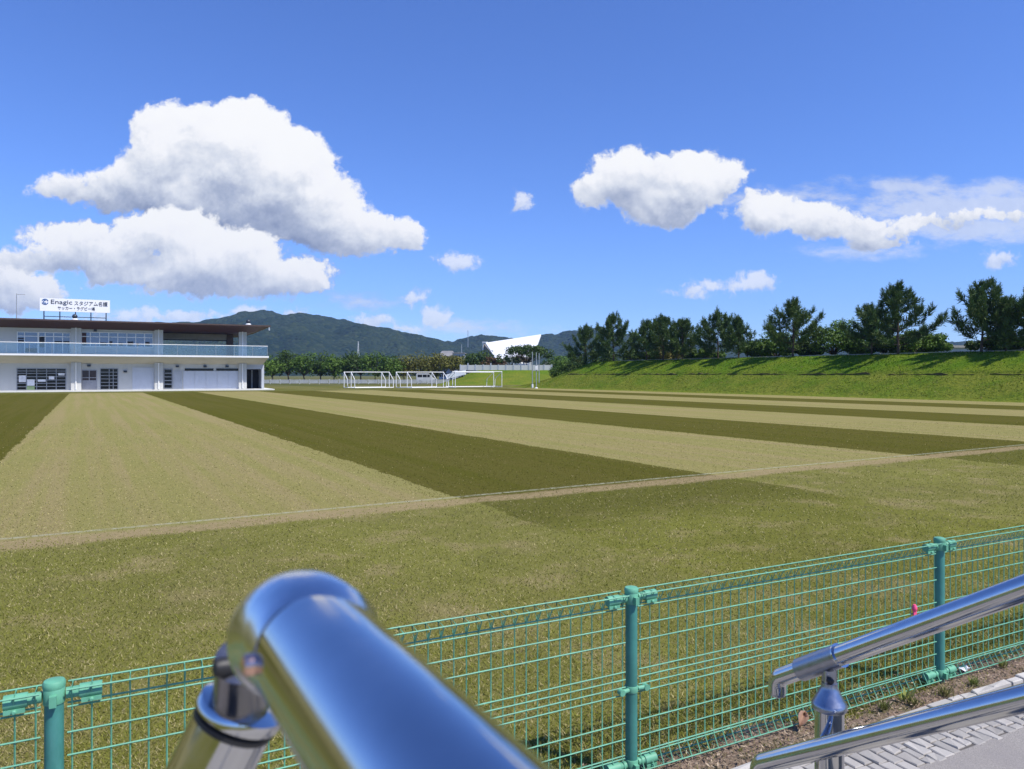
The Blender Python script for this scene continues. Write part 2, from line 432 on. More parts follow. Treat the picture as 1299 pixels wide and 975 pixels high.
# far end and side verges, then plain rough ground out to the horizon
farm = t.map(t_, FAR_T-0.3, FAR_T+0.3)
c = t.mix(farm, c, t.mix(t.map(wide, 0.4, 0.6), V3((0.17,0.16,0.055)), V3((0.115,0.125,0.03))))
out = t.math('MAXIMUM', t.map(t_, 104, 112), t.math('MAXIMUM', t.map(s_, 60, 70), t.map(s_, -60, -75)))
c = t.mix(out, c, V3((0.10,0.11,0.04)))
c = t.mix(t.map(fine, 0.30, 0.70, 0, 1), t.mix(0.40, c, V3((0.0,0.0,0.0)), 'MIX'), t.mix(t.math('MULTIPLY_ADD', stripe, 0.16, 0.04), c, V3(C_STRAW)))
c = t.mix(t.map(mid, 0.35, 0.7, 0, 0.22), c, V3(C_GREEN))
t.l.new(c, p.inputs['Base Color']); p.inputs['Roughness'].default_value = 0.9; p.inputs['Specular IOR Level'].default_value = 0.0
b = t.node('ShaderNodeBump'); b.inputs['Strength'].default_value = 0.6; b.inputs['Distance'].default_value = 0.02
t.l.new(fine, b.inputs['Height']); t.l.new(b.outputs[0], p.inputs['Normal'])

m, t, p = mat('bank_grass'); M['bank'] = m
g = t.node('ShaderNodeNewGeometry'); pos = g.outputs['Position']
n1, _ = t.noise(pos, 0.35, 5.0, 0.6); n2, _ = t.noise(pos, 4.0, 5.0, 0.7); n3, _ = t.noise(pos, 22.0, 4.0, 0.7)
z_ = t.sep(pos)[2]
c = t.mix(t.map(n1, 0.38, 0.62), V3((0.085,0.190,0.004)), V3((0.170,0.235,0.012)))
low = t.map(t.math('MULTIPLY_ADD', n2, 0.6, z_), 2.4, 1.9)
c = t.mix(t.math('MULTIPLY', low, t.map(n1, 0.35, 0.6, 0.3, 0.85)), c, V3((0.205,0.225,0.026)))
c = t.mix(t.map(n2, 0.45, 0.65, 0, 0.75), c, V3((0.045,0.105,0.003)))
c = t.mix(t.map(n3, 0.35, 0.65), t.mix(0.35, c, V3((0,0,0))), t.mix(0.12, c, V3(C_STRAW)))
t.l.new(c, p.inputs['Base Color']); p.inputs['Roughness'].default_value = 0.9; p.inputs['Specular IOR Level'].default_value = 0.0
b = t.node('ShaderNodeBump'); b.inputs['Strength'].default_value = 0.9; b.inputs['Distance'].default_value = 0.15
t.l.new(n2, b.inputs['Height']); t.l.new(b.outputs[0], p.inputs['Normal'])

m, t, p = mat('forest'); M['forest'] = m
g = t.node('ShaderNodeNewGeometry'); pos = g.outputs['Position']
n1, _ = t.noise(pos, 0.012, 5.0, 0.6); n2, _ = t.noise(pos, 0.11, 4.0, 0.6); v1, vc = t.voro(pos, 0.12)
c = t.mix(t.map(n1, 0.4, 0.6), V3((0.010,0.023,0.012)), V3((0.022,0.037,0.017)))
c = t.mix(t.map(t.sep(vc)[0], 0.55, 1.0, 0, 0.7), c, V3((0.044,0.060,0.024)))
c = t.mix(t.map(n2, 0.5, 0.75, 0, 0.6), c, V3((0.008,0.016,0.011)))
t.l.new(c, p.inputs['Base Color']); p.inputs['Roughness'].default_value = 0.95; p.inputs['Specular IOR Level'].default_value = 0.05
b = t.node('ShaderNodeBump'); b.inputs['Strength'].default_value = 1.0; b.inputs['Distance'].default_value = 6.0; b.invert = True
t.l.new(v1, b.inputs['Height']); t.l.new(b.outputs[0], p.inputs['Normal'])

m, t, p = mat('mulch'); M['mulch'] = m
g = t.node('ShaderNodeNewGeometry'); pos = g.outputs['Position']
n1, _ = t.noise(pos, 60.0, 5.0, 0.7); n2, _ = t.noise(pos, 7.0, 4.0)
c = t.ramp(n1, [(0.3, V3((0.06,0.042,0.028))), (0.5, V3((0.24,0.165,0.115))), (0.72, V3((0.46,0.35,0.26)))])
c = t.mix(t.map(n2, 0.5, 0.7, 0, 0.7), c, V3((0.12,0.11,0.04)))
t.l.new(c, p.inputs['Base Color']); p.inputs['Roughness'].default_value = 0.95
b = t.node('ShaderNodeBump'); b.inputs['Strength'].default_value = 1; b.inputs['Distance'].default_value = 0.02
t.l.new(n1, b.inputs['Height']); t.l.new(b.outputs[0], p.inputs['Normal'])

m, t, p = mat('asphalt'); M['asphalt'] = m
g = t.node('ShaderNodeNewGeometry'); pos = g.outputs['Position']
n1, _ = t.noise(pos, 180.0, 3.0, 0.7); n2, _ = t.noise(pos, 3.0, 5.0, 0.6)
c = t.mix(t.map(n1, 0.3, 0.7), V3((0.17,0.155,0.14)), V3((0.36,0.33,0.295)))
c = t.mix(t.map(n2, 0.45, 0.7, 0, 0.5), c, V3((0.22,0.20,0.19)))
t.l.new(c, p.inputs['Base Color']); p.inputs['Roughness'].default_value = 0.9
b = t.node('ShaderNodeBump'); b.inputs['Strength'].default_value = 0.5; b.inputs['Distance'].default_value = 0.004
t.l.new(n1, b.inputs['Height']); t.l.new(b.outputs[0], p.inputs['Normal'])
m, t, p = mat('sett_stone'); M['sett'] = m
g = t.node('ShaderNodeNewGeometry'); pos = g.outputs['Position']
oi = t.node('ShaderNodeAttribute', attribute_name='tone')
n1, _ = t.noise(pos, 150.0, 4.0, 0.7); n2, _ = t.noise(pos, 12.0, 4.0, 0.6)
c = t.mix(t.map(n1, 0.3, 0.7, 0, 0.35), oi.outputs['Color'], V3((0.22,0.21,0.20)))
c = t.mix(t.map(n2, 0.5, 0.75, 0, 0.5), c, V3((0.30,0.27,0.24)))
t.l.new(c, p.inputs['Base Color']); p.inputs['Roughness'].default_value = 0.85
b = t.node('ShaderNodeBump'); b.inputs['Strength'].default_value = 0.5; b.inputs['Distance'].default_value = 0.004
t.l.new(n1, b.inputs['Height']); t.l.new(b.outputs[0], p.inputs['Normal'])

# ================================================================== THE SETTING
# ground: one sheet to the horizon
gm = MB().add([(-9000,-9000,0),(9000,-9000,0),(9000,9000,0),(-9000,9000,0)], [(0,1,2,3)])
tag(gm.build('ground', M['turf']), kind='structure')

# the fence line (posts measured in the photo): FP + k * FD
FP = Vector((0.4975, 3.056, 0)); FD = Vector((1.826, 0.929, 0)); FL = FD.length; FDn = FD.normalized(); FNn = Vector((-FDn.y, FDn.x, 0))
def fp(a, b, z=0.0): return FP + FDn*a + FNn*b + Vector((0,0,z))     # along, beyond(+)/before(-) the fence

def strip(name, m_, b0, b1, z, a0=-9, a1=14):
    n = 60; vs_ = []
    for i in range(n+1):
        a = a0 + (a1-a0)*i/n
        vs_ += [fp(a, b0, z), fp(a, b1, z)]
    return tag(MB().add(vs_, [(2*i, 2*i+2, 2*i+3, 2*i+1) for i in range(n)]).build(name, m_), kind='structure')
def _mulch():
    n, k = 160, 5; X = np.zeros((k, n)); Y = X.copy(); Z = X.copy()
    for i in range(n):
        a = -9 + 23*i/(n-1)
        for j in range(k):
            f = j/(k-1); b = -0.16 + f*(0.19 + 0.07*math.sin(a*3.1) + 0.04*math.sin(a*8.3+1))
            q = fp(a, b); X[j,i], Y[j,i] = q.x, q.y
            Z[j,i] = 0.004 + (0.016 if 0 < j < k-1 else 0) * (0.5 + 0.5*math.sin(a*13+j*2))
    return tag(grid_mesh('soil_strip', X, Y, Z, M['mulch']), kind='structure')
_mulch()
strip('path_bed', simple('joint_sand', (0.10,0.09,0.08,1), 0.95, 0, 0.1, 30), -0.50, -0.145, 0.006)
strip('road', M['asphalt'], -3.6, -0.50, 0.010)

def setts():
    """paving of small stone setts laid in rows square to the fence, and the pale edging row"""
    rng = random.Random(3); vs_, fs_, cs_ = [], [], []
    def stone(a0, a1, b0, b1, h, col):
        i = len(vs_); e = 0.005
        j = lambda: rng.uniform(-0.0035, 0.0035)
        lo_ = [(a0+j(), b0+j()), (a1+j(), b0+j()), (a1+j(), b1+j()), (a0+j(), b1+j())]
        tilt = rng.uniform(-0.003, 0.003)
        ca, cb = (a0+a1)/2, (b0+b1)/2
        for (x, y) in lo_: vs_.append(fp(x, y, 0.004))
        for (x, y) in lo_: vs_.append(fp(x + (e if x < ca else -e)*0.2, y + (e if y < cb else -e)*0.2, h - 0.004))
        for k, (x, y) in enumerate(lo_): vs_.append(fp(x + (e if x < ca else -e), y + (e if y < cb else -e), h + (tilt if k % 2 else -tilt)))
        fs_.extend([(i,i+1,i+5,i+4),(i+1,i+2,i+6,i+5),(i+2,i+3,i+7,i+6),(i+3,i,i+4,i+7)])
        fs_.extend([(i+4,i+5,i+9,i+8),(i+5,i+6,i+10,i+9),(i+6,i+7,i+11,i+10),(i+7,i+4,i+8,i+11),(i+8,i+9,i+10,i+11)])
        cs_.extend([col]*12)
    a = -2.0
    while a < 8.0:
        w = rng.choice([0.052, 0.058, 0.064, 0.070])
        b = -0.505 + rng.uniform(-0.03, 0.02)
        while b < -0.235:
            l = rng.choice([0.05, 0.07, 0.09, 0.11])
            b1 = min(b + l, -0.216)
            v = rng.uniform(0.30, 0.46)
            if b1 - b > 0.03: stone(a+0.0028, a+w-0.0028, b+0.0028, b1-0.0028, 0.011 + rng.uniform(0, 0.003), (v*1.03, v*0.96, v*0.86))
            b = b1
        a += w
    a = -2.0
    while a < 9.0:
        l = rng.choice([0.10, 0.16, 0.24])
        v = rng.uniform(0.40, 0.55)
        if not (1.0 < a < 1.25): stone(a+0.004, a+l-0.004, -0.205+rng.uniform(-.006,.006), -0.165+rng.uniform(-.008,.008), 0.024 + rng.uniform(0,0.008), (v*1.02, v*0.96, v*0.86))
        a += l
    me = bpy.data.meshes.new('paved_path'); me.from_pydata([tuple(v) for v in vs_], [], fs_)
    ca = me.color_attributes.new('tone', 'FLOAT_COLOR', 'POINT')
    ca.data.foreach_set('color', [x for c in cs_ for x in (c[0], c[1], c[2], 1.0)])
    me.materials.append(M['sett'])
    o = bpy.data.objects.new('paved_path', me); COL.objects.link(o); tag(o, kind='structure')
setts()

# steps that the two handrails stand beside: a landing under the viewer and five steps down to the road
sb = MB()
def stp(s0, s1, t0, t1, z1):
    b_ = [st(s0,t0,0.012), st(s1,t0,0.012), st(s1,t1,0.012), st(s0,t1,0.012)]
    sb.hexa(b_, [Vector((q.x,q.y,z1)) for q in b_])
stp(-1.4, 2.6, -3.0, 0.30, 0.74)
for i in range(4): stp(-0.05, 1.6, 0.303 + i*0.25, 0.303 + (i+1)*0.25 - 0.003, 0.74 - 0.148*(i+1))
tag(sb.build('steps', M['concrete'], bevel=0.008), kind='structure')

# embankment along the right side of the field
def smooth01(x): x = np.clip(x, 0, 1); return x*x*(3-2*x)
def bank_z(s, t):
    w = (fbm(s*0.5, t*0.5, 5) - 0.47)*0.8
    sn = s + w*0.6
    z = np.interp(sn, [48.4, 49.0, 52.15, 52.35, 52.6, 55.6, 56.6, 58, 75, 92], [-0.02, 0.12, 1.62, 1.70, 1.96, 3.20, 3.34, 3.36, 3.30, -0.1])
    z = z + (fbm(s*1.6, t*1.6, 9) - 0.47)*0.16*(z > 0.2)
    endf = np.interp(t + w*0.8, [76.5, 88.0], [1.0, 0.0])
    return np.maximum(z*endf, -0.03) + 0.0
sv = np.concatenate([np.arange(48.2, 57.4, 0.16), np.arange(57.4, 93, 1.2)]); tv = np.arange(-60, 90, 0.45)
S, T = np.meshgrid(sv, tv)
Z = bank_z(S, T)
tag(grid_mesh('embankment', D.x*S + N.x*T, D.y*S + N.y*T, Z, M['bank']), kind='structure')
def bz(s, t): return float(bank_z(np.array([[s]]), np.array([[t]]))[0,0])
ledge = MB()   # dark eroded soil step halfway up the slope
pv = None; vs_ = []
for i, tt in enumerate(np.arange(-20, 77, 0.35)):
    s0 = 52.36 - (fbm(np.array([52.4*0.5]), np.array([tt*0.5]), 5)[0]-0.47)*0.48
    h = max(0.0, 0.0 + 0.04*math.sin(tt*0.9)*math.sin(tt*0.23) + 0.13*random.random()**3)
    zc = bz(s0, tt)
    vs_ += [st(s0-0.06, tt, zc-0.05), st(s0-0.10, tt, zc+h), st(s0+0.10, tt, zc+h*0.7+0.01)]
n_ = len(vs_)//3
gap = [math.sin(i*0.31)+math.sin(i*0.83+1)+random.uniform(-0.5,0.5) > -0.9 for i in range(n_)]
ledge.add(vs_, [f for i in range(n_-1) if gap[i] for f in ((3*i,3*i+1,3*i+4,3*i+3), (3*i+1,3*i+2,3*i+5,3*i+4))])
tag(ledge.build('soil_ledge', simple('bare_soil', (0.105,0.085,0.036,1), 0.95, 0, 0.3, 2.0)), kind='structure')
kb = MB()
tt = -40.0
while tt < 74:
    b_ = [st(57.75,tt,3.1), st(57.92,tt,3.1), st(57.92,tt+2.96,3.1), st(57.75,tt+2.96,3.1)]
    kb.hexa(b_, [Vector((q.x,q.y,3.47)) for q in b_]); tt += 3.0
tag(kb.build('kerb', M['concrete']), kind='structure')

def bank_tufts():
    r = np.random.default_rng(17); n = 38000
    s = 48.6 + 8.6*r.random(n); t_ = -14 + 100*r.random(n)**1.0
    z = bank_z(s, t_); k = z > 0.12; s, t_, z = s[k], t_[k], z[k]; n = len(s)
    clump = fbm(s*0.55+9, t_*0.55+70, 51)/0.94
    h = r.uniform(0.025,0.075,n)*(0.4+1.4*clump); az = r.uniform(0,2*np.pi,n)
    ln = r.uniform(0.2,0.9,n)
    A = np.stack([np.cos(az)*h*ln*0.5, np.sin(az)*h*ln*0.5, h*0.5],1); C = np.stack([D.x*s+N.x*t_, D.y*s+N.y*t_, z-0.01],1) + A
    a2 = r.uniform(0,2*np.pi,n); w = r.uniform(0.02,0.055,n); B = np.stack([np.cos(a2)*w, np.sin(a2)*w, 0*w],1)
    g = clump[:,None]; low = np.clip((2.2 - z)/1.0,0,1)[:,None]
    c = np.array([0.105,0.185,0.010])*(1-g) + np.array([0.055,0.130,0.005])*g
    c = c*(1-0.6*low) + np.array([0.215,0.220,0.032])*0.6*low
    dry = r.random((n,1)) < 0.10; c = np.where(dry, np.array([0.30,0.25,0.10]), c)*r.uniform(0.7,1.35,(n,1))
    o = link_mesh('bank_grass', leaf_mesh('bank_grass', C, A, B, c), M['grass']); tag(o, 'rough green grass tufts on the embankment slope', 'grass', kind='stuff')
# far bank behind the goals
xv = np.arange(-13, 60, 0.8); yv = np.arange(114, 190, 0.8); X, Y = np.meshgrid(xv, yv)
Z = np.interp(Y + (fbm(X*0.3, Y*0.3, 3)-0.47)*2, [116.5, 118, 127, 129, 175, 188], [-0.03, 0.15, 2.35, 2.5, 2.5, -0.05]) * np.interp(X, [-12.8, -6], [0, 1]) * np.interp(X, [50, 58], [1, 0]) - 0.02
tag(grid_mesh('far_bank', X, Y, Z, M['bank']), kind='structure')

# hills: forested ridges far behind
def hill(name, Yr, sil, depth, seed, dxy=6.0):
    us = np.array([a for a, b in sil], float); vs__ = np.array([b for a, b in sil], float)
    xs = (us - U0)/F*Yr; zs = H + (V0 - vs__)/F*Yr
    xv = np.arange(xs[0], xs[-1], dxy); yv = np.arange(Yr - depth, Yr + depth*0.5, dxy)
    X, Y = np.meshgrid(xv, yv)
    ridge = np.interp(X, xs, zs)
    f = np.where(Y < Yr, smooth01((Y - (Yr-depth))/depth)**0.8, smooth01(1 - (Y-Yr)/(depth*0.5)))
    spur = (fbm(X/90.0, Y/130.0, seed) - 0.47)*0.55*np.sin(np.clip((Y-(Yr-depth))/depth,0,1)*np.pi)
    Z = ridge*np.clip(f + spur, 0, 1.05) + (fbm(X/13.0, Y/13.0, seed+7, 3)-0.44)*11*np.clip(f*3, 0, 1) - 1
    return tag(grid_mesh(name, X, Y, Z, M['forest']), kind='structure')
hill('hill', 1500, [(-500,470),(-200,452),(0,440),(180,425),(260,414),(300,406),(330,398),(344,395),(352,396),(366,401),(383,396),(400,400),(420,403),(440,406),(455,411),(470,415),(490,417),(520,423),(540,427),(560,432),(580,437),(620,450),(680,470)], 620, 21)
hill('hill', 1750, [(430,470),(520,442),(560,434),(580,434),(597,428),(615,427),(640,431),(665,432),(690,426),(702,427),(715,422),(735,421),(752,419),(770,425),(800,431),(850,434),(900,433),(956,433),(1000,437),(1100,438),(1200,434),(1235,432),(1280,437),(1400,450),(1600,468)], 620, 44)

bank_tufts()
# ================================================================== FAR BUILDINGS AND STRUCTURES
# ---- club house: local x runs along its front, y into the building
PH = R(64)
FX = Vector((math.sin(PH), math.cos(PH), 0)); FY = Vector((-math.cos(PH), math.sin(PH), 0))
O = at(0, 71.0); O.z = 0
bld_rz = math.atan2(FX.y, FX.x)
def fa(u, y=0.0):
    k = (u - U0)/F
    return (k*(O.y + y*FY.y) - (O.x + y*FY.x))/(FX.x - k*FX.y)
def fz(u, v, y=0.0):
    a = fa(u, y); Y = O.y + a*FX.y + y*FY.y
    return H + (V0 - v)/F*Y
bl = thing('club_house', 'long two storey white club house with brown roof and glass balcony', 'building', O, bld_rz)
XL = -14.0; XR = fa(335); DEP = 11.0
ZB = 2.80      # foot of the sloping balcony underside at the wall
ZS0, ZS1 = 3.52, 3.70   # balcony edge
ZR0, ZR1, ZR2 = 6.28, 6.88, 7.02  # soffit at wall, soffit at eave, top
YE, YB = -2.6, -2.0
xT = fa(207)   # right end of the enclosed upper floor
g_ = MB().box((XL,0,0.12), (fa(313),DEP,ZB+0.3))
g_.build('ground_floor_wall', M['wall'], bl)
MB().box((XL,0.0,ZS1-0.02), (xT,DEP,ZR0-0.005)).build('upper_wall', M['wall'], bl)
MB().box((XL-0.6,-2.3,0.0), (XR+0.8,DEP+0.5,0.12)).build('plinth', M['pale_base'], bl)
# end bay: recess with a pier
MB().box((fa(333)-0.1, -0.02, 0.125), (XR, DEP, ZB)).build('end_wall', M['wall_grey'], bl)
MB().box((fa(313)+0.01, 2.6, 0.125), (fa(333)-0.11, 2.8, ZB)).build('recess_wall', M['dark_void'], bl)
MB().box((fa(322), 2.50, 0.125), (fa(324), 2.58, 2.2)).build('recess_post', M['grey_frame'], bl)
MB().box((fa(313)+0.01, -0.01, 2.28), (fa(333)-0.11, 0.25, ZB+0.25)).build('recess_lintel', M['wall_grey'], bl)
# balcony slab: vertical edge and sloping underside
def slab():
    b_ = [(XL,-0.02,ZB),(fa(333),-0.02,ZB),(fa(333),0.3,ZB),(XL,0.3,ZB)]
    x1 = fa(341, YB)
    e0 = [(XL,YB,ZS0),(x1,YB,ZS0),(x1,DEP,ZS0),(XL,DEP,ZS0)]
    MB().hexa(b_, [(XL,YB+0.02,ZS0-0.005),(x1-0.02,YB+0.02,ZS0-0.005),(x1-0.02,0.3,ZS0-0.005),(XL,0.3,ZS0-0.005)]).build('balcony_underside', M['soffit'], bl)
    return MB().hexa(e0, [(x,y,ZS1) for x,y,z in e0]).build('balcony_slab', M['white_paint'], bl), x1
_, XB = slab()
# roof: thin upturned eaves, dark timber underside
RX = fa(343, YE)
ro = MB().hexa([(XL,-0.1,ZR0),(fa(313)+0.3,-0.1,ZR0),(fa(313)+0.3,DEP,ZR0),(XL,DEP,ZR0)], [(XL-1,YE,ZR1),(RX,YE,ZR1),(RX,DEP+2,ZR1),(XL-1,DEP+2,ZR1)])
ro.build('roof_soffit', M['wood'], bl)
MB().box((XL-1,YE-0.02,ZR1+0.002), (RX+0.02,DEP+2,ZR2)).build('roof', simple('brown_fascia', rgb(82,66,60), 0.5, 0, 0.05), bl)
# columns with downpipes, both storeys
for (u0, u1) in ((90,103),(196,207),(303,313)):
    MB().box((fa(u0,-0.4), -0.42, 0.125), (fa(u1,-0.4), 0.1, ZB+0.12)).build('column', M['wall'], bl)
    MB().box((fa(u0,-0.4), -0.42, ZS1+0.003), (fa(u1,-0.4), 0.1, ZR0+0.14)).build('column', M['wall'], bl)
    um = (u0+u1)/2 - 0.2
    dp = MB().tube([(fa(um,-0.5),-0.50,0.2),(fa(um,-0.5),-0.50,2.9)], 0.055, 8); dp.tube([(fa(um,-0.5),-0.50,ZS1),(fa(um,-0.5),-0.50,ZR0+0.25)], 0.055, 8)
    dp.build('downpipe', M['white_paint'], bl, True)
MB().box((fa(288,4), 4.0, ZS1), (fa(296,4), 5.6, ZR0+0.02)).build('terrace_pillar', simple('brown_pillar', rgb(88,74,72), 0.7), bl)
MB().box((xT+0.005, 4.2, 5.62), (fa(288,4)-0.01, 4.6, ZR0-0.005)).build('terrace_beam', M['concrete'], bl)
MB().box((xT+0.005, 4.3, 5.50), (fa(288,4)-0.01, 4.38, 5.615)).build('beam_trim', M['dark_frame'], bl)
# balustrade
bal = MB().tube([(XL,YB+0.06,ZS1+1.08),(XB-0.12,YB+0.06,ZS1+1.08),(XB-0.12,6.0,ZS1+1.08)], 0.035, 8).build('balustrade', M['white_paint'], bl, True)
x = XL; i = 0
gp = []
while x < XB - 0.2:
    x1 = min(x + 1.85, XB - 0.13)
    MB().box((x+0.015, YB+0.05, ZS1+0.03), (x1-0.015, YB+0.062, ZS1+1.04)).build('glass_panel', M['balcony_glass'], bal)
    MB().box((x1-0.012, YB+0.04, ZS1+0.002), (x1+0.012, YB+0.075, ZS1+1.05)).build('baluster', M['grey_pole'], bal)
    x = x1 if x1 > x + 0.01 else XB
MB().box((XB-0.13, YB+0.08, ZS1+0.03), (XB-0.118, 6.0, ZS1+1.04)).build('glass_panel', M['balcony_glass'], bal)
# windows and doors: measured rectangles on the front
def rect(u0, v0, u1, v1, y=0.0): return fa(u0,y), fz((u0+u1)/2,v1,y), fa(u1,y), fz((u0+u1)/2,v0,y)
def glazed(name, u0, v0, u1, v1, cols, rows, fm, gmat, bar=0.05, zb=None, zt=None):
    x0, z0, x1, z1 = rect(u0, v0, u1, v1)
    if zb is not None: z0 = zb
    if zt is not None: z1 = zt
    f = MB()
    yf = -0.05
    f.box((x0,yf,z0),(x1,-0.003,z0+bar)); f.box((x0,yf,z1-bar),(x1,-0.003,z1))
    xs = [x0 + (x1-x0)*q for q in cols] ; zs = [z0+bar + (z1-z0-2*bar)*q for q in rows]
    for xx in xs: f.box((max(x0,min(xx-bar/2,x1-bar)), yf+0.004, z0+bar), (max(x0,min(xx-bar/2,x1-bar))+bar, -0.003, z1-bar))
    for zz in zs: f.box((x0, yf+0.008, zz-bar/2), (x1, -0.004, zz+bar/2))
    w = f.build(name, fm, bl)
    MB().box((x0+0.01,-0.022,z0+0.01),(x1-0.01,-0.006,z1-0.01)).build('pane', gmat, w)
    return w, (x0,z0,x1,z1)
Q = lambda n: [i/n for i in range(n+1)]
wA, (ax0,az0,ax1,az1) = glazed('window', 21,467,84,495.5, [0,.195,.40,.60,.795,1.0], [.14,.30,.46,.62,.78,.90], M['grey_frame'], M['dark_glass'], 0.06, zb=0.16)
for (u0,v0,u1,v1,mm) in ((24,476,33,484.5,'poster'),(34.5,481,44,489,'poster'),(34,489.5,44,494,'poster_green'),(48,481,58,484,'poster'),(62,477,69,481,'poster'),(74,473,82,476,'poster')):
    x0,z0,x1,z1 = rect(u0,v0,u1,v1); MB().box((x0,-0.066,z0),(x1,-0.058,z1)).build('poster', M[mm], wA)
wB, (x0,z0,x1,z1) = glazed('double_door', 103.5,469,123,495.3, [0,.5,1], [.62], M['door_grey'], M['door_brown'], 0.07, zb=0.14)
MB().box((x0+0.03,-0.06,z0+0.03),(x1-0.03,-0.052,z0+(z1-z0)*0.48)).build('door_panel', M['door_grey'], wB)
glazed('window', 127,467,150,494.5, [0,.5,.72,1], [.16,.33,.5,.67,.84], M['grey_frame'], M['dark_glass'], 0.06, zb=0.16)
glazed('window', 207.5,467.5,219,493.5, [0,1], [.2,.4,.6,.8], M['grey_frame'], M['dark_glass'], 0.09, zb=0.2)
x0,z0,x1,z1 = rect(220,470,231,494.5); dF = MB().box((x0,-0.04,0.14),(x1,-0.004,z1)).build('door', M['wall_grey'], bl)
MB().box((x1-0.16,-0.07,1.0),(x1-0.11,-0.042,1.2)).build('handle', M['grey_pole'], dF)
# roller shutter
x0,z0,x1,z1 = rect(168,466,195.5,495); sh = MB()
nz = 16
for i in range(nz): 
    a_, b_ = 0.14+(z1-0.14)*i/nz, 0.14+(z1-0.14)*(i+1)/nz
    sh.box((x0,-0.05,a_+0.012),(x1,-0.004,b_))
sh.box((x0,-0.03,0.14),(x1,-0.003,z1))
sh.build('roller_shutter', M['board'], bl)
# big white boarded bay with dark transom strips
x0,z0,x1,z1 = rect(232.5,470.5,303,494.5); bw = MB()
for i in range(5):
    a_, b_ = x0+(x1-x0)*i/5, x0+(x1-x0)*(i+1)/5
    bw.box((a_+0.01,-0.045,0.14),(b_-0.01,-0.004,z1))
bw.build('boarded_bay', M['board'], bl)
glazed('transom_window', 234,467,271,470.2, [0,1], [], M['grey_frame'], M['dark_glass'], 0.02)
glazed('transom_window', 274,467,302.5,470.2, [0,1], [], M['grey_frame'], M['dark_glass'], 0.02)
for (u,v) in ((113,463.5),(159,471),(225,464.5),(260,464.5),(288,464.5)):
    xx, zz = fa(u), fz(u,v); lp = MB().box((xx-0.16,-0.22,zz-0.10),(xx+0.16,-0.005,zz+0.10)).build('wall_lamp', M['dark_frame'], bl, bevel=0.02)
xx, zz = fa(121), fz(121,419); MB().box((xx-0.14,-0.2,zz-0.1),(xx+0.14,-0.005,zz+0.1)).build('wall_lamp', M['dark_frame'], bl, bevel=0.02)
# upper storey glazing
wI, (ix0,iz0,ix1,iz1) = glazed('window', 21.5,421,89.5,446, [0,.14,.385,.40,.52,.68,.85,1], [.5,.82], M['white_paint'], M['window_glass'], 0.07, zb=ZS1+0.05)
for (f0,f1,h0,h1) in ((0.02,.13,.50,.62),(0.02,.13,.66,.72),(.41,.51,.3,.8),(.7,.84,.45,.6),(.86,.98,.45,.6),(.15,.37,.05,.25)):  # flat dark rectangles just in front of the panes
    MB().box((ix0+(ix1-ix0)*f0,-0.028,iz0+(iz1-iz0)*h0),(ix0+(ix1-ix0)*f1,-0.024,iz0+(iz1-iz0)*h1)).build('dark_inset', M['dark_void'], wI)
wJ, (jx0,jz0,jx1,jz1) = glazed('window', 102.8,421.5,194.5,440, Q(8), [.70], M['white_paint'], M['window_glass'], 0.07)
MB().box((jx0+0.08,-0.028,jz0+0.1),(jx0+(jx1-jx0)*.07,-0.024,jz1-0.1)).build('curtain', M['wood'], wJ)
for k in range(2, 8):  # dark rectangles low in the panes
    f0 = k/8; MB().box((jx0+(jx1-jx0)*f0+0.06,-0.028,jz0+(jz1-jz0)*.08),(jx0+(jx1-jx0)*(f0+.05+.02*(k%3)),-0.024,jz0+(jz1-jz0)*(.3+.1*(k%2)))).build('dark_inset', M['dark_void'], wJ)

# sign on the roof
SY = 0.6
sg_o = O + FX*fa(50.5, SY) + FY*SY + Vector((0,0,ZR2))
sg = thing('roof_sign', 'white stadium name sign standing on the brown roof', 'sign', sg_o, bld_rz)
SW = fa(139.5, SY) - fa(50.5, SY)
zb, zt = fz(95, 395.5, SY) - ZR2, fz(95, 379.2, SY) - ZR2
MB().box((0,-0.06,zb),(SW,0.06,zt)).build('sign_panel', M['sign_white'], sg)
for i in range(5):
    xx = 0.35 + (SW-0.7)*i/4
    MB().box((xx-0.05,-0.05,0.0),(xx+0.05,0.05,zb)).build('leg', M['dark_frame'], sg)
MB().box((0.35,0.07,zb*0.45),(SW-0.35,0.12,zb*0.45+0.07)).build('brace', M['dark_frame'], sg)
def lettering(txt, x0, x1, z, size, m_, bold=0.0):
    cu = bpy.data.curves.new('lettering', 'FONT'); cu.body = txt; cu.size = size; cu.extrude = 0.012; cu.offset = bold
    to = bpy.data.objects.new('lettering', cu); COL.objects.link(to)
    bpy.context.view_layer.update()
    dg = bpy.context.evaluated_depsgraph_get()
    me = bpy.data.meshes.new_from_object(to.evaluated_get(dg)); bpy.data.objects.remove(to)
    me.materials.clear(); me.materials.append(m_)
    xs = [v.co.x for v in me.vertices]
    if xs:
        sc_ = (x1-x0)/(max(xs)-min(xs)); mn = min(xs)
        for v in me.vertices: v.co = ((v.co.x-mn)*sc_ + x0, -0.075 - v.co.z, z + v.co.y)
    o = bpy.data.objects.new('lettering', me); COL.objects.link(o); o.parent = sg; return o
hz_ = zt - zb
lettering('Enagic', SW*0.155, SW*0.455, zb+hz_*0.58, hz_*0.46, M['ink'], 0.0)
lettering('スタジアム名護', SW*0.485, SW*0.965, zb+hz_*0.54, hz_*0.38, M['ink'], 0.0)
lettering('サッカー・ラグビー場', SW*0.25, SW*0.78, zb+hz_*0.16, hz_*0.30, M['ink'], 0.0)
lg = MB(); cx_, cz_, r_ = SW*0.075, zb+hz_*0.72, hz_*0.20      # round emblem: broken ring and inner dot
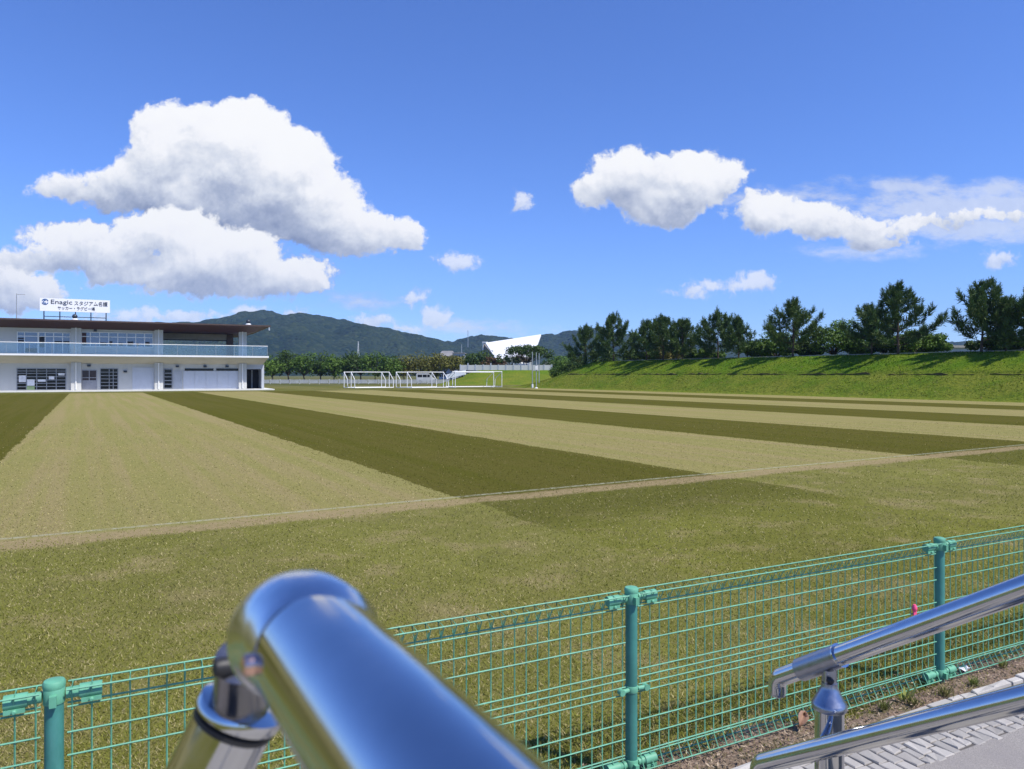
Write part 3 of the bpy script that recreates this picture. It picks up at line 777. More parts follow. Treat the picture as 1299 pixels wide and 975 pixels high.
for (a0, a1, rr) in ((20,160,1.0),(200,340,1.0),(60,300,0.5)):
    lg.tube([(cx_+r_*rr*math.cos(R(a_)), -0.075, cz_+r_*rr*math.sin(R(a_))) for a_ in np.linspace(a0,a1,12)], r_*0.16, 6)
lg.build('emblem', M['ink_blue'], sg)

# things on the roof
def roof_pt(u, y, v=None): return O + FX*fa(u,y) + FY*y + Vector((0,0,ZR2))
rp = roof_pt(21, 0.5); rp_h = fz(21, 372, 0.5) - ZR2
th_ = thing('roof_antenna', 'thin antenna mast on the roof left of the sign', 'antenna', rp, bld_rz)
MB().tube([(0,0,0),(0,0,rp_h)], [0.05,0.03], 8).build('mast', M['grey_pole'], th_, True)
an = MB().tube([(0,0,rp_h*0.97),(0.7,0,rp_h*0.97)], 0.02, 6)
for i in range(5): an.tube([(0.1+0.14*i,-0.25,rp_h*0.97),(0.1+0.14*i,0.25,rp_h*0.97)], 0.012, 6)
an.build('aerial', M['grey_pole'], th_, True)
def spotlight(u, label, flip):
    th = thing('roof_floodlight', label, 'floodlight', roof_pt(u, -2.2), bld_rz, 'round lights on the roof edge')
    MB().lathe([(0.28,0.0),(0.30,0.05),(0.22,0.14),(0.10,0.2)], 16).build('base', M['white_paint'], th, True)
    MB().lathe([(0.02,-0.16),(0.16,-0.12),(0.24,0.0),(0.22,0.10),(0.12,0.18),(0.02,0.2)], 16, (0,-0.05,0.36), (0.2 if flip else -0.1,-1,0.15)).build('lamp_head', M['dark_frame'], th, True)
spotlight(95, 'round dark floodlight on the roof edge below the sign', False)
spotlight(315, 'round floodlight on the roof edge near its right tip', True)

# ---- low white fence beyond the far end of the field
lf = thing('low_fence', 'low white fence along the foot of the trees beyond the field', 'fence', at(330,132).xyz*Vector((1,1,0)) if False else Vector((at(318,132).x,132,0)))
L = at(566,130).x - at(318,132).x
n_ = 20
for i in range(n_+1):
    xx = L*i/n_; MB().box((xx-0.06,-0.06,0),(xx+0.06,0.06,0.86)).build('post', M['pale_fence'], lf)
for i in range(n_):
    xx = L*i/n_; pb = MB()
    pb.box((xx+0.06,-0.03,0.70),(xx+L/n_-0.06,0.03,0.78)); pb.box((xx+0.06,-0.03,0.12),(xx+L/n_-0.06,0.03,0.20))
    k = 0
    while k < 9:
        x0 = xx+0.1+(L/n_-0.25)*k/9; pb.box((x0,-0.02,0.2),(x0+0.13,0.02,0.70)); k += 1
    pb.build('railing', M['pale_fence'], lf)

# ---- grandstand with the big tilted white roof
Yg = 225.0
gs = thing('grandstand', 'building with a large tilted white roof behind the trees', 'building', (at(650,Yg).x, Yg, 2.0))
def gl(u, v, Y): q = at(u, Y, v); return (q.x - gs.location.x, q.y - gs.location.y, q.z - gs.location.z)
tl, tr_, br, bl_ = gl(616,434.5,Yg+7), gl(686.5,423.8,Yg+7), gl(676,452,Yg-5), gl(630,456,Yg-5)
off = Vector((0.02,0.5,-0.45))
dn = lambda q: tuple(Vector(q)+off)
MB().hexa([dn(bl_),dn(br),dn(tr_),dn(tl)], [bl_,br,tr_,tl]).build('roof', M['roof_white'], gs)
e0, e1 = gl(612.3,434.3,Yg+9), gl(616.2,434.2,Yg+9)
sd_ = MB().add([gl(612.5,434.6,Yg+9), gl(616,434.8,Yg+7.2), gl(630,456.4,Yg-4.8), gl(628,457,Yg-3), ], [(0,1,2,3)])
MB().tube([gl(612.5,434.2,Yg+9), gl(613,447,Yg+9)], 0.3, 6).build('side_post', M['white_paint'], gs)
MB().tube([gl(612.5,434.2,Yg+9), gl(618,434.4,Yg+7)], 0.3, 6).build('side_beam', M['white_paint'], gs)
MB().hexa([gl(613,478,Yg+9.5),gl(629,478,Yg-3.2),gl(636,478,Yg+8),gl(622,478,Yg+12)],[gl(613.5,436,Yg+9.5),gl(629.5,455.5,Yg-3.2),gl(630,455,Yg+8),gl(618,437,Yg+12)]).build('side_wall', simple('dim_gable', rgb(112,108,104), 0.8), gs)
wl = at(631,Yg).x - gs.location.x; wr = at(674,Yg).x - gs.location.x
MB().box((wl,-2.5,0),(wr,6,at(640,Yg,456).z-2.0)).build('wall', M['wall'], gs)
# ---- school-like block left of it
def block(name, label, u0, u1, vt, Y, dep, zbase=0.0, roofh=0.0, wmat='wall_grey', rmat='tile_grey', rows=2, cols=6, skew=0.0):
    x0, x1 = at(u0,Y).x, at(u1,Y).x; w = x1-x0; h = at(u0,Y,vt).z - zbase
    o = thing(name, label, 'building', (x0, Y, zbase), skew)
    hw = h - roofh
    MB().box((0,0,0),(w,dep,hw)).build('wall', M[wmat], o)
    if roofh > 0.6:
        MB().add([(-0.4,-0.5,hw+0.004),(w+0.4,-0.5,hw+0.004),(w+0.4,dep+0.5,hw+0.004),(-0.4,dep+0.5,hw+0.004),(0.4,dep*0.5,h),(w-0.4,dep*0.5,h)],
                 [(0,1,5,4),(2,3,4,5),(1,2,5),(3,0,4),(3,2,1,0)]).build('roof', M[rmat], o)
    else:
        MB().box((-0.3,-0.4,hw+0.004),(w+0.3,dep+0.4,hw+0.3)).build('roof', M[rmat], o)
    for r_ in range(rows):
        for c_ in range(cols):
            xx = w*(c_+0.2)/cols; zz = hw*(r_+0.35)/rows
            wf = MB().box((xx,-0.05,zz),(xx+w*0.6/cols,-0.004,zz+hw*0.45/rows)).build('window', M['grey_frame'], o)
            MB().box((xx+0.06,-0.06,zz+0.06),(xx+w*0.6/cols-0.06,-0.052,zz+hw*0.45/rows-0.06)).build('pane', M['dark_glass'], wf)
    return o
block('school_block', 'grey block with pitched roof showing above the olive trees', 557, 574, 444, 262, 14, 0, 2.2, rows=3, cols=6)
block('school_block', 'pale flat roofed block left of the tilted white roof', 574.5, 588, 447, 258, 14, 0, 0.3, rows=3, cols=4)
block('house', 'small white house with grey roof left of the embankment end', 690, 706, 458.5, 185, 8, 0, 1.1, 'wall', 'tile_grey', 1, 3)
block('low_building', 'long low grey building behind the crest on the right', 1178, 1243, 437.5, 96, 6, 2.6, 0.35, 'wall_grey', 'concrete', 1, 9)
block('shed', 'low brown shed half hidden between the crest pines', 858, 876, 440, 92, 4, 3.0, 0.3, 'door_brown', 'tile_grey', 1, 3)

# ---- pale wall on top of the far bank
wa = thing('boundary_wall', 'long pale grey boundary wall on top of the far bank', 'wall', (at(584,131).x, 131, 2.45))
Lw = at(700,131).x - at(584,131).x
MB().box((0,0,0),(Lw,0.2,0.95)).build('wall_panel', M['wall'], wa)
for i in range(13):
    xx = Lw*i/12; MB().box((xx-0.1,-0.06,0),(xx+0.1,0.26,1.05 + 0.25*(i%3==1))).build('pier', M['wall_grey'], wa)
sl = thing('shelter', 'white sloped roof shelter beside the far end of the boundary wall', 'shelter', (at(566,126).x, 126, 0))
MB().hexa([(0,0,0.9),(3.2,0,1.7),(3.2,2.5,1.7),(0,2.5,0.9)], [(0,0,1.7),(3.2,0,2.5),(3.2,2.5,2.5),(0,2.5,1.7)]).build('roof', M['roof_white'], sl)
for xx in (0.2, 3.0):
    for yy in (0.2,2.3): MB().box((xx-0.06,yy-0.06,0),(xx+0.06,yy+0.06,1.0+0.2*xx)).build('post', M['grey_pole'], sl)
sl2 = thing('shelter', 'white tent roof showing just left of the big flat topped tree trunk', 'shelter', (at(664,138).x, 138, 2.45))
MB().lathe([(2.3,0.0),(2.4,0.15),(1.5,0.8),(0.4,1.55),(0.05,1.7)], 8, (0,0,0.1)).build('roof', M['roof_white'], sl2)

# ---- white van behind the third goal
vn = thing('van', 'white van parked behind the goals in front of the trees', 'van', (at(528,136).x, 136, 0), R(8))
prof = [(0,0.35),(3.4,0.35),(3.45,0.95),(3.0,1.15),(2.45,1.8),(2.2,1.9),(0.1,1.9),(0,1.8)]
vs_ = [(x,0,z) for x,z in prof]+[(x,1.6,z) for x,z in prof]; k = len(prof)
MB().add(vs_, [tuple(range(k)), tuple(reversed(range(k,2*k)))]+[(i,i+k,(i+1)%k+k,(i+1)%k) for i in range(k)]).build('body', M['pale_fence'], vn, bevel=0.06)
for (x0,x1) in ((0.25,1.1),(1.2,1.95),(2.05,2.5)): MB().box((x0,-0.012,1.2),(x1,-0.002,1.7)).build('window', M['dark_glass'], vn)
for xx in (0.75,2.75):
    for yy in (-0.04,1.44): MB().lathe([(0.32,0),(0.33,0.1),(0.32,0.2)], 18, (xx,yy,0.33), (0,1,0)).build('wheel', M['tyre'], vn, True)

# ---- masts and pylons on the hills
def lattice(name, label, u, v0, v1, Y, w, cat):
    b0 = at(u,Y,v1); hgt = at(u,Y,v0).z - b0.z
    o = thing(name, label, cat, b0); b = MB()
    for sx in (-1,1):
        for sy in (-1,1): b.tube([(sx*w,sy*w,-6),(sx*w*0.15,sy*w*0.15,hgt)], w*0.11, 4)
    for i in range(8):
        z0, z1 = hgt*i/8, hgt*(i+1)/8; w0, w1 = w*(1-0.85*i/8), w*(1-0.85*(i+1)/8); sg_ = 1 if i%2 else -1
        b.tube([(sg_*w0,-w0,z0),(-sg_*w1,-w1,z1)], w*0.07, 4)
    b.build('tower', M['white_paint'], o)
    a_ = MB()
    for f in (0.72,0.85,0.97): a_.tube([(-w*0.9,0,hgt*f),(w*0.9,0,hgt*f)], w*0.10, 4)
    a_.build('cross_arm', M['white_paint'], o)
lattice('pylon', 'pale lattice pylon on the hillside right of the roof tip', 341.5, 414, 427, 1180, 1.6, 'pylon')
lattice('radio_mast', 'slim white lattice mast on the lower hillside above the trees', 454.5, 433, 447, 1000, 1.1, 'mast')
def pole(name, label, u, v0, v1, Y, r, cat='pole', arm=None, m_='grey_pole'):
    b0 = at(u,Y,v1); hgt = at(u,Y,v0).z - b0.z
    o = thing(name, label, cat, b0)
    MB().tube([(0,0,-0.3),(0,0,hgt)], [r, r*0.7], 8).build('shaft', M[m_], o, True)
    if arm: MB().tube([(0,0,hgt*0.96),(arm,0,hgt*0.97)], r*0.7, 6).build('arm', M[m_], o, True)
    return o
pole('mast', 'tall thin mast on the skyline left of the tilted white roof', 593.6, 419, 440, 1350, 0.7, 'mast')
pole('mast', 'short pale mast on the hillside behind the grey block', 585.5, 437, 452, 700, 0.4, 'mast')
pole('lamp_post', 'dark lamp post behind the crest between two pine groups', 948, 428, 453, 78, 0.07, 'lamp post', 0.6, 'dark_frame')
pole('utility_pole', 'thin grey pole in front of the low building on the right', 1195, 421, 449, 84, 0.06, 'pole')
pole('marker_post', 'short white post at the left end of the embankment', 729, 464, 471, 112, 0.09, 'post', None, 'white_paint')

# ---- goals
def make_goal(w, h, d, sgn=-1):
    o = empty('football_goal'); r = 0.046
    for xx in (0, w): MB().tube([(xx,0,0),(xx,0,h)], r, 8).build('post', M['white_paint'], o, True)
    MB().tube([(-r,0,h),(w+r,0,h)], r, 8).build('crossbar', M['white_paint'], o, True)
    for xx in (0, w):
        MB().tube([(xx,sgn*0.02,h-0.03),(xx,sgn*(d*0.92),h*0.55),(xx,sgn*d,0.06),], r*0.9, 8).build('side_stay', M['white_paint'], o, True)
        MB().tube([(xx,0,0.05),(xx,sgn*d,0.05)], r*0.9, 8).build('side_rail', M['white_paint'], o, True)
    MB().tube([(0,sgn*d,0.07),(w,sgn*d,0.07)], r*1.25, 8).build('back_rail', M['white_paint'], o, True)
    return o
gj = make_goal(5.0, 2.0, 1.5)
GL = [(436.5,93.5,'white junior goal nearest the club house, leftmost in the row'),
      (445.4,91.3,'white junior goal nested in front of the leftmost one'),
      (502.5,94.5,'white junior goal third from the club house'),
      (516.5,92.3,'white junior goal nested in front of the third one')]
for i, (u, Y, lb) in enumerate(GL):
    o = gj if i == 0 else copy_tree(gj)
    o.location = (at(u,Y).x, Y, 0); o.rotation_euler = (0,0,R(30)); tag(o, lb, 'goal', 'portable goals at the far end of the field')
gk = make_goal(5.6, 2.0, 2.0, 1); gk.location = (at(577.5,94.0).x, 94.0, 0); gk.rotation_euler = (0,0,R(30))
tag(gk, 'white goal with its back away from the viewer, inside the widest goal', 'goal', 'portable goals at the far end of the field')
gw = make_goal(7.3, 2.08, 2.0, 1); gw.location = (at(574.2,95.0).x, 95.0, 0); gw.rotation_euler = (0,0,R(30))
tag(gw, 'widest white goal, rightmost in the row before the rugby posts', 'goal', 'portable goals at the far end of the field')

# rugby posts
Yr = 91.0
rg = thing('rugby_goal', 'tall grey H shaped rugby posts seen almost edge on', 'rugby goal', (at(675.4,Yr).x, Yr, 0))
dxr = at(685.6,Yr).x - at(675.4,Yr).x
for (xx,yy) in ((0,0),(dxr,4.6)):
    ps = MB().tube([(xx,yy,0),(xx,yy,4.5)], 0.06, 10).build('upright', M['grey_pole'], rg, True)
    MB().tube([(xx,yy,0.05),(xx,yy,0.5)], 0.12, 12).build('base_sleeve', M['white_paint'], ps, True)
MB().tube([(0,0,2.2),(dxr,4.6,2.2)], 0.045, 8).build('crossbar', M['grey_pole'], rg, True)
sp = thing('flag_pole', 'single grey pole with a white box standing between the rugby posts', 'pole', (at(680.4,90).x, 90, 0))
MB().tube([(0,0,0),(0,0,4.4)], 0.055, 10).build('shaft', M['grey_pole'], sp, True)
MB().box((-0.16,-0.16,2.25),(0.16,0.16,2.75)).build('box', M['white_paint'], sp, bevel=0.03)
MB().lathe([(0.2,0),(0.2,0.05),(0.1,0.12)], 12).build('base', M['white_paint'], sp)

# ================================================================== TREES
def unit(v): return v/np.maximum(np.linalg.norm(v, axis=-1, keepdims=True), 1e-9)
def pine_meshes(h, w, seed, lean=0.0, lo=0.16, dens=1.0, shape=0.8, hue=0.0):
    r = np.random.default_rng(seed)
    tb = MB(); top = Vector((lean*h, 0, h*0.96)); n = 8
    tr = [Vector((lean*h*(i/n)**1.5 + (0 if i == 0 else r.normal(0, 0.03*h/6)), r.normal(0, 0.02*h/6), h*0.96*i/n)) for i in range(n+1)]
    tb.tube(tr, [max(0.02, 0.020*h*(1-0.88*i/n)) for i in range(n+1)], 7)
    tp = lambda f: tr[min(n-1,int(f*n))].lerp(tr[min(n-1,int(f*n))+1], f*n - min(n-1,int(f*n)))
    C, A, B, K = [], [], [], []
    def tuft(c, ax, sc=1.0):
        m = int(15*dens); ax = np.array(ax)/np.linalg.norm(ax)
        dv = unit(ax*r.uniform(0.5,1.5,(m,1)) + r.normal(0,0.55,(m,3)))
        ln = r.uniform(0.17,0.32,(m,1))*sc
        sd_ = unit(np.cross(dv, r.normal(0,1,(m,3))))
        C.append(np.array(c) + dv*ln + ax*r.uniform(-0.12,0.12,(m,1))); A.append(dv*ln); B.append(sd_*r.uniform(0.020,0.038,(m,1))*sc)
        g_ = r.uniform(0.65,1.35,(m,1)); base = np.array([[0.064+hue*0.6,0.115+hue*0.6,0.026]])
        tip = r.random((m,1)) < 0.16
        K.append(np.where(tip, np.array([[0.100,0.135,0.036]]), base)*g_)
    nb = int(36*h/5)
    for i in range(nb):
        f = lo*0.7 + (0.95-lo*0.7)*((i+r.random())/nb); az = i*2.4 + r.normal(0,0.5); f = lo*0.7 + (0.95-lo*0.7)*(round((f-lo*0.7)/(0.95-lo*0.7)*7)/7*0.6 + 0.4*(f-lo*0.7)/(0.95-lo*0.7)); f = min(0.95, f)
        g = max(0.0, (f-lo)/(1-lo))
        Lb = 0.5*w*(min(1.0, 0.80+1.0*g))*(1-g)**(shape+0.22) * r.uniform(0.62,1.12) + 0.10
        p0 = tp(f); el = R(r.uniform(-8,22)) + f*0.40; dirh = Vector((math.cos(az), math.sin(az), 0))
        p1 = p0 + (dirh*math.cos(el) + Vector((0,0,math.sin(el))))*Lb*0.6
        p2 = p1 + (dirh*math.cos(el+0.6) + Vector((0,0,math.sin(el+0.6))))*Lb*0.5
        tb.tube([p0,p1,p2], [0.028*(1-f*0.6)*h/6+0.006, 0.016, 0.006], 5, caps=False)
        nt = max(3, int(Lb*6.5))
        for k in range(nt):
            q = 0.18 + 0.84*(k+r.random())/nt; c = (p0.lerp(p1,q/0.55) if q < 0.55 else p1.lerp(p2,(q-0.55)/0.47))
            ax = (p2-p0).normalized()*0.5 + Vector((0,0,0.85)) + Vector(r.normal(0,0.35,3))
            tuft(np.array(c)+r.normal(0,0.09,3)*min(1,Lb)*np.array([1,1,0.6]), ax, r.uniform(0.8,1.15))
        nsh = 2 + int(r.random()*2.6)
        for k in range(nsh):     # upright young shoots at the branch ends
            c = np.array(p1.lerp(p2, r.uniform(0.4,1.05))) + r.normal(0,0.10,3)
            L_ = r.uniform(0.30,0.75)*(0.8+0.05*h)
            for j in range(3): tuft(c + np.array([0,0,L_*(j+0.5)/3]) + np.array(dirh)*0.05*j, (0.25*dirh.x,0.25*dirh.y,1), 0.85-0.2*j)
    for j in range(4): tuft(np.array(tr[-1])+np.array([0,0,0.16*j]), (0,0,1), 0.9-0.15*j)
    for k in range(4): tuft(np.array(tr[-1])+np.array([0,0,0.11*k-0.15]), (0,0,1), 1.0-0.12*k)
    me = leaf_mesh('crown', np.concatenate(C), np.concatenate(A), np.concatenate(B), np.concatenate(K))
    return tb, me
def pine(label, loc, h, w, seed, **kw):
    o = thing('pine_tree', label, 'tree', loc, random.uniform(0,6.28) if not kw.get('lean') else 0.0, 'pines on the embankment crest')
    tb, me = pine_meshes(h, w, seed, **kw)
    tb.build('trunk', M['bark'], o, True); link_mesh('crown', me, M['needle'], o); return o
def crest(u, s=57.6):
    k = (u-U0)/F; Y = s/(D.x*k + D.y); q = Vector((k*Y, Y, 0)); tt = q.dot(N); q.z = bz(s, tt) - 0.05; return q
PINES = [(743,414,44,'bushy dark pine at the left end of the crest row',dict(shape=0.7,lo=0.06)),
 (778,399,54,'spiky dark pine second from the left end of the crest row',dict(shape=0.8,lo=0.10)),
 (820,409,48,'left pine of the tight group of three on the crest',dict(shape=0.75,lo=0.15)),
 (841,402,54,'tallest middle pine of the tight group of three on the crest',dict(shape=0.8,lo=0.18)),
 (866,407,44,'right pine of the tight group of three on the crest',dict(shape=0.75,lo=0.2)),
 (911,398,56,'forked pine with pale trunk beside the dark lamp post',dict(shape=0.75,lo=0.18)),
 (937,404,34,'narrow pine close to the dark lamp post',dict(shape=0.8,lo=0.15)),
 (1006,380,64,'broad olive tinted pine standing before a round leafy bush',dict(shape=0.95,lo=0.18,hue=0.03)),
 (1106,390,54,'shorter left pine of the pair in the middle of the right side',dict(shape=0.75,lo=0.22)),
 (1139,360,76,'tall pointed right pine of the pair in the middle of the right side',dict(shape=1.0,lo=0.18)),
 (1245,358,70,'leaning open pine right of the low grey building',dict(shape=0.75,lo=0.22,lean=0.10)),
 (1276,382,60,'dense pine beside the leaning one near the right edge',dict(shape=0.75,lo=0.1,hue=0.012)),
 (1312,366,58,'pine cut by the right edge of the photo',dict(shape=0.75,lo=0.2))]
for i, (u, vt, wpx, lb, kw) in enumerate(PINES):
    c = crest(u, 56.7 + 0.35*((i*7)%3)); ppm = c.y/F
    pine(lb, c, ((H + (V0-vt)*ppm) - c.z)*0.98, wpx*ppm*1.62, 100+i, **kw)

def broad_meshes(h, w, seed, trunk_f=0.28, flat=0.75, nc=26, leaf=0.13, per=70, pal=((0.045,0.085,0.016),(0.085,0.135,0.024)), spread=False):
    r = np.random.default_rng(seed); tb = MB(); zc = h*(trunk_f + (1-trunk_f)*0.5); rz_ = h*(1-trunk_f)*0.5; rx = w*0.5
    tb.tube([(0,0,-0.2),(r.normal(0,0.05),r.normal(0,0.05),h*trunk_f*0.6),(r.normal(0,0.1),r.normal(0,0.1),h*trunk_f*1.25)], [0.028*h,0.022*h,0.014*h], 7)
    C, A, B, K = [], [], [], []
    for i in range(nc):
        d_ = unit(r.normal(0,1,3)); rr = r.uniform(0.45,0.98)
        cc = np.array([d_[0]*rx*rr, d_[1]*rx*rr, zc + d_[2]*rz_*rr*(0.8 if d_[2] < 0 else 1.0)])
        if spread: cc[2] = h*(0.62+0.34*r.random()) - 0.10*h*(np.hypot(cc[0],cc[1])/rx)
        cr = r.uniform(0.20,0.36)*min(w, h*1.2)*(0.62 if spread else 0.8)
        tb.tube([(0,0,h*trunk_f), (cc[0]*0.5,cc[1]*0.5,(h*trunk_f+cc[2])*0.5), tuple(cc)], [0.012*h,0.008*h,0.003*h], 5, caps=False)
        m = per; dv = unit(r.normal(0,1,(m,3))); rad = cr*r.uniform(0.55,1.05,(m,1))
        pc = cc + dv*rad*np.array([[1,1,0.55 if spread else flat]])
        nrm = unit(dv + np.array([[0,0,0.5]]) + r.normal(0,0.5,(m,3)))
        a_ = unit(np.cross(nrm, r.normal(0,1,(m,3)))); b_ = np.cross(nrm, a_)
        sz = leaf*r.uniform(0.6,1.3,(m,1))
        C.append(pc); A.append(a_*sz); B.append(b_*sz*0.62)
        mixf = r.random((m,1))*0.6 + 0.4*r.random(); K.append((np.array(pal[0])*(1-mixf) + np.array(pal[1])*mixf)*r.uniform(0.75,1.25,(m,1)))
    return tb, leaf_mesh('crown', np.concatenate(C), np.concatenate(A), np.concatenate(B), np.concatenate(K))
G1 = ((0.040,0.088,0.010),(0.130,0.215,0.024)); G2 = ((0.026,0.056,0.010),(0.075,0.125,0.018)); G3 = ((0.075,0.085,0.014),(0.190,0.180,0.030)); G4 = ((0.10,0.10,0.02),(0.24,0.20,0.05))
RUST = ((0.07,0.045,0.018),(0.14,0.075,0.030))
def tree(label, loc, h, w, seed, group=None, name='broadleaf_tree', cat='tree', **kw):
    o = thing(name, label, cat, loc, 0.0, group); tb, me = broad_meshes(h, w, seed, **kw)
    tb.build('trunk' if cat == 'tree' else 'stem', M['bark'], o, True); link_mesh('crown' if cat == 'tree' else 'foliage', me, M['leaf'], o); return o
ROW = 'trees behind the far end of the field'
FT = [(346,450,40,140,G1,'bright green tree just right of the club house'),
 (366,446,42,143,G2,'dark tree second from the club house in the far row'),
 (386,449,40,141,G1,'light green tree third from the club house'),
 (407,447,40,144,G2,'dark rounded tree left of the leftmost goal'),
 (424,452,36,141,G1,'small bright tree above the left posts of the first goal'),
 (441,449,40,146,G2,'dark tree behind the leftmost goal'),
 (458,446,44,143,G2,'tallest dark tree of the far row, under the slim lattice mast'),
 (476,450,40,140,G1,'bright green tree behind the second goal'),
 (495,452,38,142,G1,'fresh green tree between the two pairs of goals'),
 (513,451,42,144,G3,'olive tree above the white van'),
 (533,450,44,145,G3,'broad olive tree right of the white van'),
 (553,450,46,143,G3,'yellowish olive tree below the grey block'),
 (574,452,44,142,G3,'olive tree below the pale flat roofed block'),
 (594,452,42,150,G2,'dark tree left of the tilted white roof'),
 (612,446,50,148,G2,'wide dark tree overlapping the left foot of the tilted white roof'),
 (629,454,34,146,RUST,'rust brown leaved tree below the tilted white roof')]
for i, (u, vt, wpx, Y, pal, lb) in enumerate(FT):
    zb_ = 0.0 if u < 570 else 1.2
    hh = at(u,Y,vt).z - zb_; tree(lb, (at(u,Y).x, Y, zb_), hh, wpx/F*Y*0.98, 300+i, ROW, leaf=0.20, nc=24, per=80, pal=pal, trunk_f=0.26)
tree('big flat topped spreading tree in front of the tilted white roof', (at(668,136).x,136,2.4), at(668,136,437).z-2.4, 66/F*136, 401, ROW, leaf=0.17, nc=54, per=90, pal=G2, trunk_f=0.30, spread=True)
tree('low dark tree under the left half of the big flat topped tree', (at(648,139).x,139,2.4), at(648,139,450).z-2.4, 34/F*139, 402, ROW, leaf=0.17, nc=16, per=60, pal=G2, trunk_f=0.3, spread=True)
tree('green tree right of the rugby posts by the small white house', (at(698,160).x,160,1.0), at(698,160,452).z-1.0, 26/F*160, 403, ROW, leaf=0.2, nc=16, per=70, pal=G2)
tree('green tree between the small white house and the crest pines', (at(716,150).x,150,1.0), at(716,150,450).z-1.0, 34/F*150, 404, ROW, leaf=0.2, nc=18, per=70, pal=G1)
BU = [(716,460,24,105,G1,'low light green bush at the left foot of the embankment'),(731,457,26,104,G2,'low dark bush below the first crest pine'),
 (806,446,34,0,G2,'dark bush between the second pine and the group of three'),(829,446,26,0,G1,'green bush under the left pine of the three'),
 (849,438,34,0,G4,'yellow green bush under the tallest pine of the three'),(884,442,34,0,G2,'dark bush right of the group of three pines'),
 (899,444,28,0,G1,'pale green bush at the foot of the forked pine'),(962,434,36,0,G1,'leafy bush right of the dark lamp post'),
 (984,424,40,0,G1,'big leafy bush on the left of the broad olive pine'),(1020,436,36,0,G2,'dark bush under the broad olive pine'),
 (1058,410,62,0,G1,'largest round leafy bush between the olive pine and the pine pair'),(1088,428,36,0,G1,'leafy bush left of the pine pair'),
 (1128,430,44,0,G2,'dark bush between the trunks of the pine pair'),(1164,421,50,0,G1,'leafy bush right of the tall pointed pine'),
 (1180,425,34,0,G1,'small leafy bush touching the low grey building'),(1262,426,44,0,G2,'dark bush at the foot of the leaning pine'),
 (1291,420,50,0,G1,'green bush below the pine at the right edge'),(768,447,34,0,G2,'dark bush between the two leftmost crest pines')]
for i, (u, vt, wpx, Y, pal, lb) in enumerate(BU):
    if Y: c = Vector((at(u,Y).x, Y, 0.6))
    else:
        c = crest(u, 60.5 + (i%3)*0.9)
    ppm = c.y/F; tree(lb, c, (H + (V0-vt)*ppm - c.z)*1.04, wpx*ppm*1.38, 500+i, 'bushes along the embankment crest', 'leafy_bush', 'bush', leaf=0.11, nc=30, per=170, pal=pal, trunk_f=0.06)

# ================================================================== FENCE
HF = 0.786
fence = thing('mesh_fence', 'green welded wire mesh fence on round green posts by the path', 'fence', FP, math.atan2(FDn.y, FDn.x))
# local: x along the fence, y beyond it (towards the field)
def mk_post(x):
    pm = MB().tube([(x,0,-0.1),(x,0,HF-0.012)], 0.0250, 24); po = pm.build('post', M['post_green'], fence, True)
    MB().lathe([(0.028,0),(0.0295,0.006),(0.0295,0.016),(0.026,0.022),(0.016,0.025),(0.002,0.026)], 24, (x,0,HF-0.014)).build('post_cap', M['fence_green'], po, True)
    for zc in (HF-0.035, 0.060):
        cb = MB().lathe([(0.0275,-0.022),(0.0285,-0.02),(0.0285,0.02),(0.0275,0.022)], 24, (x,0,zc))
        for sgn in (-1,1):
            cb.tube([(x+sgn*0.030,0,zc),(x+sgn*0.062,0,zc),(x+sgn*0.064,0,zc)], [0.016,0.016,0.017], 16)
            cb.tube([(x+sgn*0.064,0,zc),(x+sgn*0.122,0,zc)], [0.0205,0.0205], 16)
            cb.box((x+sgn*0.095-0.026,-0.017,zc-0.030),(x+sgn*0.095+0.026,-0.004,zc-0.017))
        cb.build('sleeve_clamp', M['fence_green'], po, True)
        bo = MB()
        for xx in (x-0.095,x+0.095): MB().lathe([(0.007,0),(0.007,0.006),(0.004,0.010)], 8, (xx,-0.017,zc-0.023), (0,-1,0)).build('bolt', M['fence_green'], po)
        bo.box((x-0.009,-0.044,zc-0.022),(x+0.009,-0.026,zc+0.010))
        bo.build('clamp_lug', M['fence_green'], po)
    cb = MB().lathe([(0.0265,-0.014),(0.028,-0.011),(0.028,0.011),(0.0265,0.014)], 24, (x,0,HF*0.475))
    for sgn in (-1,1):
        cb.tube([(x+sgn*0.024,-0.012,HF*0.475),(x+sgn*0.055,-0.016,HF*0.475)], [0.009,0.010], 10)
        cb.lathe([(0.013,-0.012),(0.013,0.012)], 12, (x+sgn*0.062,-0.016,HF*0.475), (0,1,0))
    cb.build('mid_clamp', M['fence_green'], po, True)
for k in (-3,-2,-1,0,1,2,3,4): mk_post(k*FL)
WR = 0.0026
